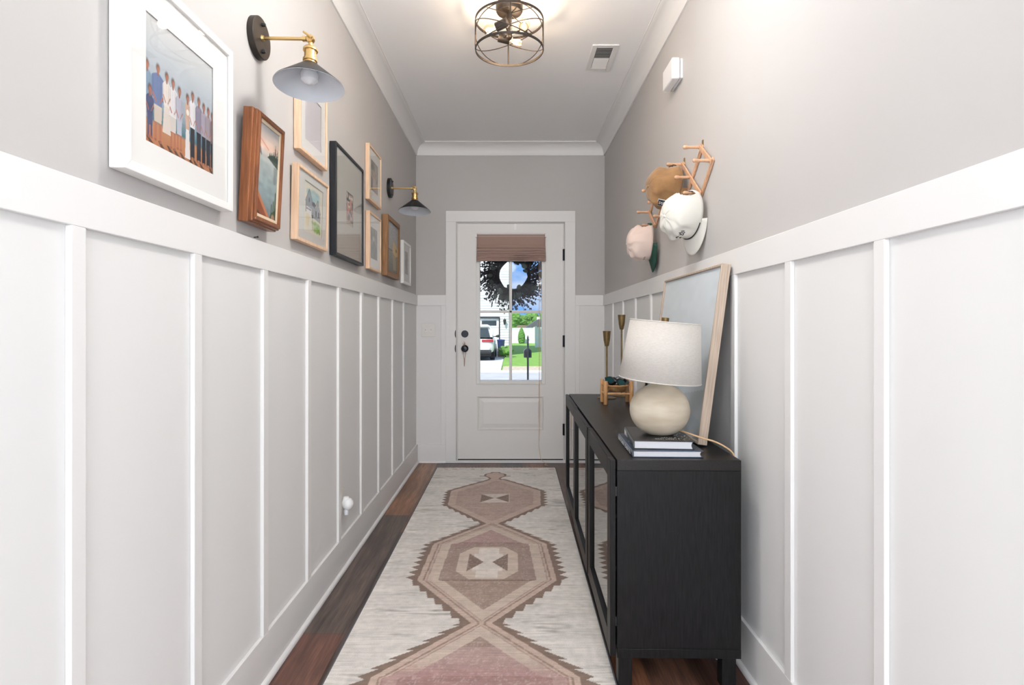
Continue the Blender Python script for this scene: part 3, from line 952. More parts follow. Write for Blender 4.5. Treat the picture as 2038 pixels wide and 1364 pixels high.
def art_lake(U, V):
    c = Canvas(U, V, (0.2, 0.2, 0.2))
    c.grad([(0, lin(100, 112, 116)), (0.35, lin(134, 150, 152)), (0.62, lin(166, 174, 172)), (0.70, lin(200, 188, 178)), (0.76, lin(232, 200, 180)), (0.86, lin(214, 200, 190)), (1, lin(140, 158, 170))])
    c.noise(5, 26, 0.14, 2)
    c.noise(9, 9, 0.07, 3)
    c.line(0.0, 0.83, 0.5, 0.74, 0.012, lin(220, 150, 128), 0.8)
    c.poly([(0, 0.66), (0.12, 0.66), (0.22, 0.64), (0.08, 0.80), (0, 0.84)], lin(86, 104, 108), 0.9)
    c.poly([(0.45, 0.66), (1, 0.585), (1, 0.70), (0.75, 0.72), (0.55, 0.69)], lin(66, 78, 72), 0.95)
    for x, h in ((0.56, .73), (0.64, .74), (0.72, .76), (0.80, .84), (0.88, .80), (0.95, .85)):
        c.poly([(x - 0.05, 0.66), (x + 0.05, 0.65), (x, h)], lin(56, 72, 66))
    c.poly([(0.78, 0.42), (0.9, 0.42), (0.92, 0.60), (0.76, 0.60)], lin(84, 98, 98), 0.5)
    c.poly([(0, 0.30), (0.72, 0), (0, 0)], lin(128, 74, 52))
    c.line(0, 0.30, 0.74, -0.02, 0.03, lin(176, 112, 78))
    c.line(0, 0.10, 0.45, -0.02, 0.015, lin(76, 46, 38))
    c.poly([(0.66, 0), (1, 0), (1, 0.22), (0.86, 0.13), (0.72, 0.10)], lin(48, 62, 46))
    for x, h in ((0.74, .18), (0.82, .22), (0.90, .32), (0.97, .28)):
        c.line(x, 0.02, x, h, 0.025, lin(54, 74, 52))
    c.ell(0.82, 0.05, 0.10, 0.05, lin(150, 120, 96), 0.4)
    return c.c
def art_blank(U, V):
    c = Canvas(U, V, lin(214, 210, 218))
    c.noise(3, 3, 0.02, 4)
    return c.c
def art_house(U, V):
    c = Canvas(U, V, lin(224, 220, 206))
    def wash(x, y, rx, ry, col, seed):
        r = np.random.default_rng(seed)
        for _ in range(22):
            c.ell(x + r.uniform(-rx, rx) * 0.75, y + r.uniform(-ry, ry) * 0.7, rx * 0.38, ry * 0.42, col * r.uniform(0.85, 1.15), 0.7, 0.6)
    wash(0.50, 0.78, 0.38, 0.15, lin(146, 190, 200), 1)
    wash(0.20, 0.26, 0.14, 0.18, lin(222, 208, 172), 2)
    c.poly([(0.10, 0.40), (0.10, 0.62), (0.27, 0.86), (0.42, 0.66), (0.60, 0.56), (0.74, 0.72), (0.88, 0.50), (0.88, 0.30), (0.55, 0.34), (0.40, 0.36)], lin(150, 156, 166))
    c.poly([(0.13, 0.38), (0.13, 0.52), (0.40, 0.50), (0.40, 0.36)], lin(226, 226, 226))
    for i in range(4):
        c.poly([(0.15 + i * 0.06, 0.495), (0.19 + i * 0.06, 0.490), (0.19 + i * 0.06, 0.455), (0.15 + i * 0.06, 0.46)], lin(60, 66, 76))
    for q in ((0.08, .62, .27, .88), (.27, .88, .44, .66), (.44, .66, .56, .60), (.56, .56, .74, .75), (.74, .75, .90, .50), (.88, .50, .88, .30), (.10, .62, .10, .40)):
        c.line(*q, 0.012, lin(60, 62, 70), 0.9)
    c.ell(0.52, 0.62, 0.12, 0.06, lin(84, 90, 102), 0.3)
    for x in (0.62, 0.76):
        c.poly([(x, .40), (x + .06, .40), (x + .06, .52), (x, .52)], lin(46, 50, 60))
    c.ell(0.27, 0.66, 0.03, 0.06, lin(60, 66, 78), 0.3)
    wash(0.66, 0.17, 0.26, 0.12, lin(124, 172, 66), 5)
    wash(0.80, 0.12, 0.12, 0.08, lin(104, 156, 50), 6)
    c.line(0.46, 0.08, 0.46, 0.44, 0.010, lin(40, 44, 48))
    c.poly([(.42, .33), (.50, .33), (.50, .40), (.42, .40)], lin(36, 38, 44))
    return c.c
def art_figures(U, V):
    c = Canvas(U, V, lin(170, 150, 140))
    r = np.random.default_rng(8)
    cols = [lin(58, 66, 92), lin(178, 112, 98), lin(228, 214, 200), lin(92, 80, 92), lin(206, 130, 110), lin(60, 90, 110), lin(206, 188, 172)]
    for i in range(46):
        c.ell(r.random(), r.random(), r.uniform(.08, .20), r.uniform(.05, .12), cols[i % 7], 0.25)
    c.grad_ = None
    c.poly([(0, 0), (1, 0), (1, .12), (0, .16)], lin(176, 160, 144))
    return c.c
def art_sepia(U, V):
    c = Canvas(U, V, lin(150, 142, 130))
    c.noise(6, 7, 0.5, 9)
    c.noise(18, 20, 0.25, 10)
    c.ell(0.45, 0.62, 0.14, 0.13, lin(196, 160, 140), 0.4)
    c.ell(0.62, 0.55, 0.12, 0.12, lin(188, 148, 128), 0.4)
    c.poly([(0.3, 0.1), (0.8, 0.1), (0.72, 0.48), (0.36, 0.5)], lin(196, 176, 168), 0.8)
    c.ell(0.25, 0.8, 0.22, 0.14, lin(84, 92, 84), 0.5)
    c.poly([(0, 0), (0.3, 0), (0.34, 0.4), (0, 0.5)], lin(70, 60, 54), 0.8)
    return c.c
def art_mono(U, V):
    c = Canvas(U, V, lin(130, 130, 130))
    c.noise(5, 6, 0.5, 12)
    c.noise(14, 9, 0.4, 13)
    for x in (0.2, 0.42, 0.6, 0.82):
        c.line(x, 0.05, x + 0.04, 0.8, 0.05, lin(70, 70, 72), 0.7)
    c.ell(0.5, 0.66, 0.2, 0.1, lin(190, 190, 190), 0.5)
    return c.c
def art_coast(U, V):
    c = Canvas(U, V, (0, 0, 0))
    c.grad([(0, lin(112, 112, 106)), (0.44, lin(138, 138, 132)), (0.46, lin(96, 98, 96)), (0.48, lin(150, 152, 152)), (1, lin(158, 160, 162))])
    c.noise(30, 60, 0.14, 15)
    c.poly([(0.50, 0.44), (0.54, 0.62), (0.66, 0.66), (0.86, 0.58), (1, 0.55), (1, 0.40), (0.8, 0.36)], lin(188, 164, 122))
    c.poly([(0.50, 0.44), (0.8, 0.36), (0.9, 0.10), (0.6, 0.08)], lin(168, 152, 122), 0.6)
    c.ell(0.86, 0.50, 0.08, 0.05, lin(110, 112, 82), 0.5)
    return c.c
def art_small(U, V):
    c = Canvas(U, V, lin(150, 144, 142))
    c.noise(4, 6, 0.4, 17)
    c.ell(0.5, 0.5, 0.3, 0.34, lin(120, 112, 112), 0.5)
    c.ell(0.45, 0.7, 0.14, 0.1, lin(190, 176, 170), 0.5)
    return c.c
def art_abstract(U, V):
    c = Canvas(U, V, (0, 0, 0))
    c.grad([(0, lin(168, 178, 186)), (0.3, lin(178, 188, 196)), (0.55, lin(198, 206, 212)), (1, lin(206, 214, 220))])
    c.noise(4, 5, 0.035, 19)
    c.poly([(0, 0), (0, 0.43), (0.04, 0.475), (0.10, 0.45), (0.24, 0.30), (0.42, 0.40), (0.6, 0.22), (1, 0.3), (1, 0)], lin(160, 168, 174), 0.85)
    c.poly([(0, 0.0), (0, 0.12), (0.4, 0.20), (1, 0.1), (1, 0)], lin(150, 160, 168), 0.6)
    c.noise(14, 20, 0.03, 20)
    return c.c

# frame in local axes: u along +y, v up, w out of the wall along +x; origin at the bottom centre on the wall
def bars(mb, u0, u1, v0, v1, wd, w0, w1, lipw=None):
    """four mitred bars of width wd between depths w0..w1"""
    for (a, b_, c_, d_) in (((u0, v0), (u1, v0), (u1 - wd, v0 + wd), (u0 + wd, v0 + wd)),
                            ((u1, v0), (u1, v1), (u1 - wd, v1 - wd), (u1 - wd, v0 + wd)),
                            ((u1, v1), (u0, v1), (u0 + wd, v1 - wd), (u1 - wd, v1 - wd)),
                            ((u0, v1), (u0, v0), (u0 + wd, v0 + wd), (u0 + wd, v1 - wd))):
        mb.prism([a, b_, c_, d_], 'x', w0, w1)
def picture(label, y0, y1, z0, z1, thick, rim, fm, mm, art, hole, lean=0.0, side=-1, base=None, recess=0.006, extra=None, res=(90, 90), group=None, cat='framed picture', name='picture_frame', yaw=0.0):
    """side -1: hangs on the left wall (faces +x)."""
    yc = (y0 + y1) / 2
    x = XL + 0.002 if base is None else base
    root = thing(name, label, cat, (x, yc, z0), group=group)
    a = lean
    root.rotation_euler = (0, a if side < 0 else -a, yaw if side < 0 else math.pi + yaw)
    W_, H_ = y1 - y0, z1 - z0
    mb = MB()
    if extra == 'walnut':
        bars(mb, -W_ / 2, W_ / 2, 0, H_, 0.016, 0, thick * 0.62)
        bars(mb, -W_ / 2 + 0.004, W_ / 2 - 0.004, 0.004, H_ - 0.004, 0.016, thick * 0.5, thick * 0.85)
        bars(mb, -W_ / 2 + 0.009, W_ / 2 - 0.009, 0.009, H_ - 0.009, rim - 0.009, 0.004, thick)
    else:
        bars(mb, -W_ / 2, W_ / 2, 0, H_, rim, 0, thick)
    mb.build('frame', fm, root, bevel=0.0015, local=True)
    wf = thick - recess
    u0, u1, v0, v1 = -W_ / 2 + rim, W_ / 2 - rim, rim, H_ - rim
    h0, h1, k0, k1 = hole[0] - yc, hole[1] - yc, hole[2] - z0, hole[3] - z0
    if side > 0:
        h0, h1 = -h1, -h0
    if mm:
        mb = MB()
        for (p0, p1, q0, q1) in ((u0, h0, v0, v1), (h1, u1, v0, v1), (h0, h1, v0, k0), (h0, h1, k1, v1)):
            mb.box(wf - 0.003, wf - 0.001, p0, p1, q0, q1)
        mb.build('mat_board', mm, root, smooth=False, local=True)
    T = Matrix.Translation((wf - 0.0042, h0, k0))
    color_grid('print', h1 - h0, k1 - k0, res[0], res[1], art, 'art', root, 'yz', T)
    MB().box(wf - 0.007, wf - 0.005, u0, u1, v0, v1).build('backing', 'backing', root, smooth=False, local=True)
    if extra == 'walnut':
        mb = MB()
        bars(mb, u0, u1, v0, v1, 0.011, wf - 0.004, wf - 0.0005)
        mb.build('liner', 'linen_liner', root, bevel=0.001, local=True)
    elif extra == 'scallop':
        mb = MB()
        for (a0, b0, a1, b1) in ((u0, v0, u0, v1), (u1, v0, u1, v1), (u0, v0, u1, v0), (u0, v1, u1, v1)):
            L_ = math.hypot(a1 - a0, b1 - b0)
            n = int(L_ / 0.011)
            for i in range(n + 1):
                t = i / n
                mb.ball((thick - 0.001, a0 + (a1 - a0) * t, b0 + (b1 - b0) * t), (0.003, 0.0055, 0.0055), 8, 6)
        mb.build('beading', fm, root, local=True)
    elif extra != 'bare':
        MB().box(wf + 0.0002, wf + 0.0022, u0, u1, v0, v1).build('glass', 'glass', root, smooth=False, local=True)
    return root
G = 'framed pictures on the left wall'
picture('large white frame with a wedding group photograph, nearest on the left wall', 1.141, 1.585, 1.490, 1.940, 0.034, 0.020, 'frame_white', 'matboard', art_family, (1.218, 1.494, 1.571, 1.853), res=(230, 230), group=G, recess=0.007)
picture('carved reddish brown frame with a painted lake sunset, tilted forward', 1.675, 1.877, 1.484, 1.826, 0.048, 0.021, 'frame_walnut', None, art_lake, (1.696, 1.856, 1.505, 1.805), lean=0.050, extra='walnut', res=(90, 150), group=G, base=XL + 0.004)
picture('pale wood frame with a nearly blank white print, below the nearer lamp', 2.112, 2.425, 1.838, 2.150, 0.026, 0.011, 'frame_maple', 'matboard', art_blank, (2.180, 2.368, 1.898, 2.09), group=G)
picture('pale wood frame with a watercolour of a gray house', 2.078, 2.428, 1.492, 1.776, 0.026, 0.012, 'frame_maple', 'matboard_gray', art_house, (2.165, 2.375, 1.540, 1.735), lean=0.022, res=(160, 150), group=G)
picture('large black frame around a tiny colour photograph', 2.530, 3.005, 1.492, 2.005, 0.030, 0.014, 'frame_black', 'matboard_pale', art_figures, (2.713, 2.831, 1.665, 1.825), group=G)
picture('pale wood frame with a brown toned photograph, upper one beside the black frame', 3.150, 3.445, 1.886, 2.200, 0.024, 0.012, 'frame_maple', 'matboard', art_sepia, (3.21, 3.386, 1.955, 2.130), group=G)
picture('pale wood frame with a black and white photograph, lower one beside the black frame', 3.155, 3.440, 1.496, 1.822, 0.024, 0.012, 'frame_maple', 'matboard', art_mono, (3.205, 3.37, 1.562, 1.742), group=G)
picture('aged brown beaded frame with a gray coastal painting', 3.545, 3.935, 1.495, 1.882, 0.036, 0.026, 'frame_oak_dark', None, art_coast, (3.571, 3.909, 1.521, 1.856), lean=0.012, extra='scallop', res=(110, 110), group=G)
picture('small white frame nearest the far corner of the left wall', 4.153, 4.456, 1.493, 1.812, 0.024, 0.018, 'frame_white', 'matboard', art_small, (4.235, 4.37, 1.57, 1.745), group=G)

tag(MB().tube([(XL, 1.79, 1.452), (XL + 0.012, 1.79, 1.453)], 0.0015, 8).lathe([(0, 0), (0.0035, 0), (0.003, 0.002), (0, 0.0025)], (XL + 0.012, 1.79, 1.453), 'x', 10).build('nail', 'black_metal'), 'tiny dark nail in the wall just above the white rail', 'nail')

# ------------------------------------------------------------ wall lamps
def wall_lamp(label, y, z):
    t = thing('wall_lamp', label, 'wall lamp', (XL, y, z), group='black and brass lamps on the left wall')
    MB().lathe([(0, 0), (0.065, 0), (0.065, 0.018), (0.063, 0.020), (0, 0.020)], (0, 0, 0), 'x', 48).build('backplate', 'bronze' if y < 2.5 else 'black_metal', t, local=True)
    for s in (-1, 1):
        MB().lathe([(0, 0.020), (0.006, 0.020), (0.006, 0.028), (0.004, 0.031), (0, 0.031)], (0, 0, s * 0.043), 'x', 14).build('screw', 'black_metal', t, local=True)
    MB().tube([(0.018, 0, 0), (0.160, 0, -0.002)], 0.0055, 16).lathe([(0.010, 0.019), (0.0085, 0.024), (0.007, 0.026)], (0, 0, 0), 'x', 20).lathe([(0.009, 0.150), (0.009, 0.162), (0.006, 0.163)], (0, 0, -0.002), 'x', 20).build('arm', 'brass', t, local=True)
    j = MB().lathe([(0, -0.011), (0.011, -0.010), (0.013, -0.006), (0.013, 0.006), (0.011, 0.010), (0, 0.011)], (0.175, 0, -0.003), 'y', 20)
    j.tube([(0.175, -0.010, -0.003), (0.175, -0.022, -0.001)], 0.003, 10).tube([(0.160, -0.022, 0.010), (0.187, -0.022, -0.008)], 0.0035, 8)
    j.tube([(0.175, 0, -0.010), (0.175, 0, -0.032)], 0.0065, 16)
    j.build('swivel_joint', 'brass', t, local=True)
    tilt = Matrix.Translation((0.175, 0, -0.028)) @ Matrix.Rotation(R(-5), 4, 'X')
    s = MB()
    s.T = tilt
    s.lathe([(0.006, 0), (0.019, -0.003), (0.023, -0.008), (0.023, -0.014), (0.0185, -0.015), (0.0185, -0.041), (0.0225, -0.042), (0.0225, -0.049), (0.019, -0.050), (0.020, -0.058), (0.0, -0.058)], (0, 0, 0), 'z', 32)
    s.build('socket', 'brass', t, local=True)
    o = MB()
    o.T = tilt
    o.lathe([(0.018, -0.055), (0.024, -0.058), (0.030, -0.064), (0.107, -0.128), (0.1085, -0.131)], (0, 0, 0), 'z', 64, caps=False)
    sh = o.build('shade', 'black_metal', t, local=True)
    i_ = MB()
    i_.T = tilt
    i_.lathe([(0.020, -0.0585), (0.029, -0.066), (0.105, -0.129), (0.1075, -0.1315), (0.1085, -0.131)], (0, 0, 0), 'z', 64, caps=False)
    i_.build('shade_lining', 'shade_white', sh, local=True)
    bl = MB()
    bl.T = tilt
    bl.lathe([(0.012, -0.055), (0.014, -0.066), (0.024, -0.080), (0.029, -0.095), (0.026, -0.112), (0.014, -0.122), (0, -0.124)], (0, 0, 0), 'z', 28)
    bl.build('bulb', 'bulb_off', t, local=True)
    return t
M['bulb_off'] = mat('frosted_bulb', (0.72, 0.74, 0.78), 0.2)
wall_lamp('black cone wall lamp with brass arm, the nearer and larger looking one', 1.805, 2.093)
wall_lamp('black cone wall lamp with brass arm beside the far corner', 3.765, 2.098)

# ------------------------------------------------------------ ceiling light
CX, CY = -0.008, 2.75
cl = thing('ceiling_light', 'round bronze cage ceiling light with three glowing bulbs', 'ceiling light', (CX, CY, HC))
M['bulb_glass'] = glass_mat('bulb_glass', 1.45, (1.0, 0.93, 0.82), 0.8)
M['filament'] = mat('filament_glow', (1, 0.7, 0.4), 0.5, emit=((1.0, 0.66, 0.36), 30))
r_ = 0.165
zt, zl = 2.665, 2.522
MB().lathe([(0, 0), (0.066, 0), (0.066, -0.030), (0.060, -0.040), (0.030, -0.044), (0, -0.044)], (CX, CY, HC), 'z', 40).build('canopy', 'bronze', cl)
MB().tube([(CX, CY, HC - 0.04), (CX, CY, 2.590)], 0.013, 20).ball((CX, CY, 2.585), (0.016, 0.016, 0.014), 16, 10).build('stem', 'bronze', cl)
def hoop(z, wd=0.0045):
    return [(CX + r_ * math.cos(t), CY + r_ * math.sin(t), z) for t in [i / 72 * 2 * math.pi for i in range(72)]]
for z in (zt, zl):
    MB().lathe([(r_ - 0.002, z - 0.0055), (r_ + 0.002, z - 0.0055), (r_ + 0.002, z + 0.0055), (r_ - 0.002, z + 0.0055), (r_ - 0.002, z - 0.0055)], (CX, CY, 0), 'z', 80, caps=False).build('ring', 'bronze', cl, angle=60)
for a in (-88, 2, 92, 182):
    t = R(a)
    MB().tube([(CX + r_ * math.cos(t), CY + r_ * math.sin(t), zl), (CX + r_ * math.cos(t), CY + r_ * math.sin(t), zt)], 0.0035, 8).build('strut', 'bronze', cl)
mb = MB()
for k in range(4):
    t = R(45 + 90 * k)
    mb.tube([(CX, CY, 2.70), (CX + r_ * math.cos(t), CY + r_ * math.sin(t), zt + 0.001)], 0.0022, 8)
mb.build('spider', 'bronze', cl)
for ph in (R(-90), R(30), R(150)):
    pts = [(CX + r_ * math.cos(t), CY + r_ * math.sin(t), (zt + zl) / 2 + (zt - zl) / 2 * math.cos(t - ph)) for t in [i / 72 * 2 * math.pi for i in range(72)]]
    MB().tube(pts, 0.0022, 7, closed=True).build('hoop', 'bronze', cl)
for (sx, sy, dx, dy) in ((-0.040, -0.075, -0.8, 0.35), (0.068, -0.045, 0.02, -0.9), (-0.022, 0.055, 0.95, 0.12)):
    d = Vector((dx, dy, -0.18)).normalized()
    s0 = Vector((CX + sx, CY + sy, 2.603))
    up = Vector((0, 0, 1)).rotation_difference(d).to_matrix().to_4x4()
    sk_ = MB()
    sk_.T = Matrix.Translation(s0) @ up
    sk_.lathe([(0, -0.034), (0.020, -0.034), (0.021, -0.030), (0.021, 0.024), (0.019, 0.026), (0, 0.026)], (0, 0, 0), 'z', 24)
    sk_.T = Matrix.Identity(4)
    sk_.tube([(CX, CY, 2.60), (CX + sx * 0.5 - d.x * 0.01, CY + sy * 0.5 - d.y * 0.01, 2.601), tuple(s0 - d * 0.02)], 0.005, 8)
    so = sk_.build('bulb_socket', 'bronze', cl)
    bb = MB()
    bb.T = Matrix.Translation(s0) @ up
    bb.lathe([(0.012, 0.024), (0.013, 0.032), (0.022, 0.046), (0.027, 0.060), (0.026, 0.074), (0.018, 0.086), (0, 0.090)], (0, 0, 0), 'z', 24)
    bo = bb.build('bulb', 'bulb_glass', cl)
    ff = MB()
    ff.T = Matrix.Translation(s0) @ up
    ff.tube([(0.006 * math.cos(t), 0.006 * math.sin(t), 0.040 + 0.026 * i / 24) for i, t in enumerate([i / 24 * 6 * math.pi for i in range(25)])], 0.0018, 6)
    ff.build('filament', 'filament', bo)
    c = s0 + d * 0.06
    lo = add_light('bulb_light', 'POINT', tuple(c), (0, 0, 0), BULB_W, (1.0, 0.80, 0.60), 0.02)

# ceiling vent
v = thing('ceiling_vent', 'small white louvred air vent in the ceiling', 'vent', (0.53, 3.29, HC))
vm = MB()
vm.T = Matrix.Translation((0.53, 3.29, HC))
for (a0, a1, b0, b1) in ((-0.075, -0.046, -0.155, 0.155), (0.046, 0.075, -0.155, 0.155), (-0.046, 0.046, -0.155, -0.125), (-0.046, 0.046, 0.125, 0.155)):
    vm.box(a0, a1, b0, b1, -0.006, 0.0)
vm.build('vent_frame', 'paint_white', v, bevel=0.002)
sl = MB()
for i in range(16):
    y = 3.29 - 0.117 + i * 0.0156
    lo_, hi_ = (HC - 0.0050, HC - 0.0010) if i < 8 else (HC - 0.0010, HC - 0.0050)
    sl.add([(0.486, y - 0.0048, lo_), (0.574, y - 0.0048, lo_), (0.574, y + 0.0048, hi_), (0.486, y + 0.0048, hi_)], [(0, 1, 2, 3)])
sl.build('louvres', 'paint_white', v, smooth=False, solid=0.0008)
MB().box(0.484, 0.576, 3.29 - 0.125, 3.29 + 0.125, HC - 0.0006, HC - 0.0002).build('duct_shade', 'black_metal', v, smooth=False)  # flat black sheet stands for the shade inside the duct

# chime box on right wall
ch = thing('door_chime', 'white box shaped door chime high on the right wall', 'door chime', (XR, 2.717, 2.335))
MB().box(XR - 0.012, XR, 2.640, 2.794, 2.337, 2.429).build('base', 'white_plastic', ch, bevel=0.002)
MB().box(XR - 0.053, XR - 0.014, 2.636, 2.798, 2.333, 2.433).build('cover', 'white_plastic', ch, bevel=0.006)

# light switch by the door
ls = thing('light_switch', 'double toggle switch plate on the wainscot left of the door', 'light switch', (-0.711, D - 0.003, 1.143))
MB().box(-0.769, -0.652, D - 0.009, D - 0.003, 1.084, 1.202).build('switch_plate', 'plate_almond', ls, bevel=0.003)
for x in (-0.734, -0.688):
    mb = MB().box(x - 0.006, x + 0.006, D - 0.0105, D - 0.009, 1.128, 1.158)
    mb.prism([(D - 0.009, 1.137), (D - 0.020, 1.150), (D - 0.020, 1.156), (D - 0.009, 1.150)], 'x', x - 0.0045, x + 0.0045)
    mb.build('toggle', 'white_plastic', ls, bevel=0.001)
    for z in (1.112, 1.174):
        MB().lathe([(0, 0), (0.003, 0), (0.0025, -0.001), (0, -0.001)], (x, D - 0.009, z), 'y', 12).build('screw', 'plate_almond', ls)

# outlet and plug-in on left wall
ol = thing('wall_outlet', 'white wall outlet low on the left wainscot', 'outlet', (XL + 0.003, 2.70, 0.333))
MB().box(XL + 0.003, XL + 0.008, 2.665, 2.735, 0.276, 0.390).build('outlet_plate', 'plate_almond', ol, bevel=0.002)
for z in (0.313, 0.353):
    MB().lathe([(0, 0), (0.017, 0), (0.016, 0.002), (0, 0.002)], (XL + 0.008, 2.70, z), 'x', 20).build('receptacle', 'plate_almond', ol)
pl = thing('plug_in_air_freshener', 'small white plug-in air freshener in the low outlet', 'air freshener', (XL + 0.010, 2.70, 0.313))
mb = MB()
mb.T = Matrix.Translation((XL + 0.012, 2.70, 0.318))
mb.lathe([(0, 0), (0.014, 0), (0.022, 0.010), (0.027, 0.022), (0.024, 0.036), (0.015, 0.046), (0, 0.050)], (0, 0, 0), 'x', 24, sy=1.1)
mb.lathe([(0.020, 0.006), (0.012, 0.034), (0, 0.036)], (0.015, 0, 0), 'z', 20)
mb.build('housing', 'white_plastic', pl)
MB().lathe([(0, -0.02), (0.011, -0.02), (0.012, 0.0), (0.008, 0.006), (0, 0.006)], (XL + 0.028, 2.70, 0.288), 'z', 18).build('refill_bottle', 'bulb_off', pl)

# ------------------------------------------------------------ peg rack with caps (right wall)
rack = thing('peg_rack', 'expanding wooden lattice peg rack on the right wall', 'coat rack', (XR, 2.738, 1.732))
ZT, ZM, ZB = 1.922, 1.829, 1.730
tops = [2.363, 2.613, 2.863, 3.113]
mids = [2.238, 2.488, 2.738, 2.988, 3.238]
def slat(ya, za, yb_, zb_, w0, w1):
    d = Vector((0, yb_ - ya, zb_ - za)).normalized()
    n = Vector((0, -d.z, d.y)) * 0.0105
    a, b_ = Vector((0, ya, za)) - d * 0.010, Vector((0, yb_, zb_)) + d * 0.010
    vs = [a + n, a - n, b_ - n, b_ + n]
    MB().prism([(q.y, q.z) for q in vs], 'x', w0, w1).build('slat', 'peg_wood', rack, bevel=0.002)
back0, back1 = XR - 0.009, XR - 0.001
fr0, fr1 = XR - 0.018, XR - 0.010
# one set of slats leans one way at the back, the other set crosses in front
slat(mids[0], ZM, tops[0], ZB, back0, back1)
for i in range(3):
    slat(tops[i], ZT, tops[i + 1], ZB, back0, back1)
slat(tops[3], ZT, mids[4], ZM, back0, back1)
slat(mids[0], ZM, tops[0], ZT, fr0, fr1)
for i in range(3):
    slat(tops[i], ZB, tops[i + 1], ZT, fr0, fr1)
slat(tops[3], ZB, mids[4], ZM, fr0, fr1)
pegs = [(y, ZT) for y in tops] + [(y, ZM) for y in mids] + [(y, ZB) for y in tops]
peg0 = None
for (y, z) in pegs:
    if peg0 is None:
        peg0 = MB().lathe([(0, -0.004), (0.0075, -0.004), (0.0065, -0.03), (0.0060, -0.050), (0.0058, -0.056), (0.0078, -0.062), (0.0088, -0.068), (0.0078, -0.075), (0.004, -0.079), (0, -0.080)], (0, 0, 0), 'x', 18).build('peg', 'peg_wood', rack, local=True)
        p = peg0
    else:
        p = dup(peg0, rack)
    p.location = (-0.006, y - 2.738, z - 1.732)
for y in (tops[0], tops[1]):
    MB().box(XR - 0.004, XR, y - 0.006, y + 0.006, ZT + 0.008, ZT + 0.030).build('hanging_tab', 'old_brass', rack, bevel=0.001)

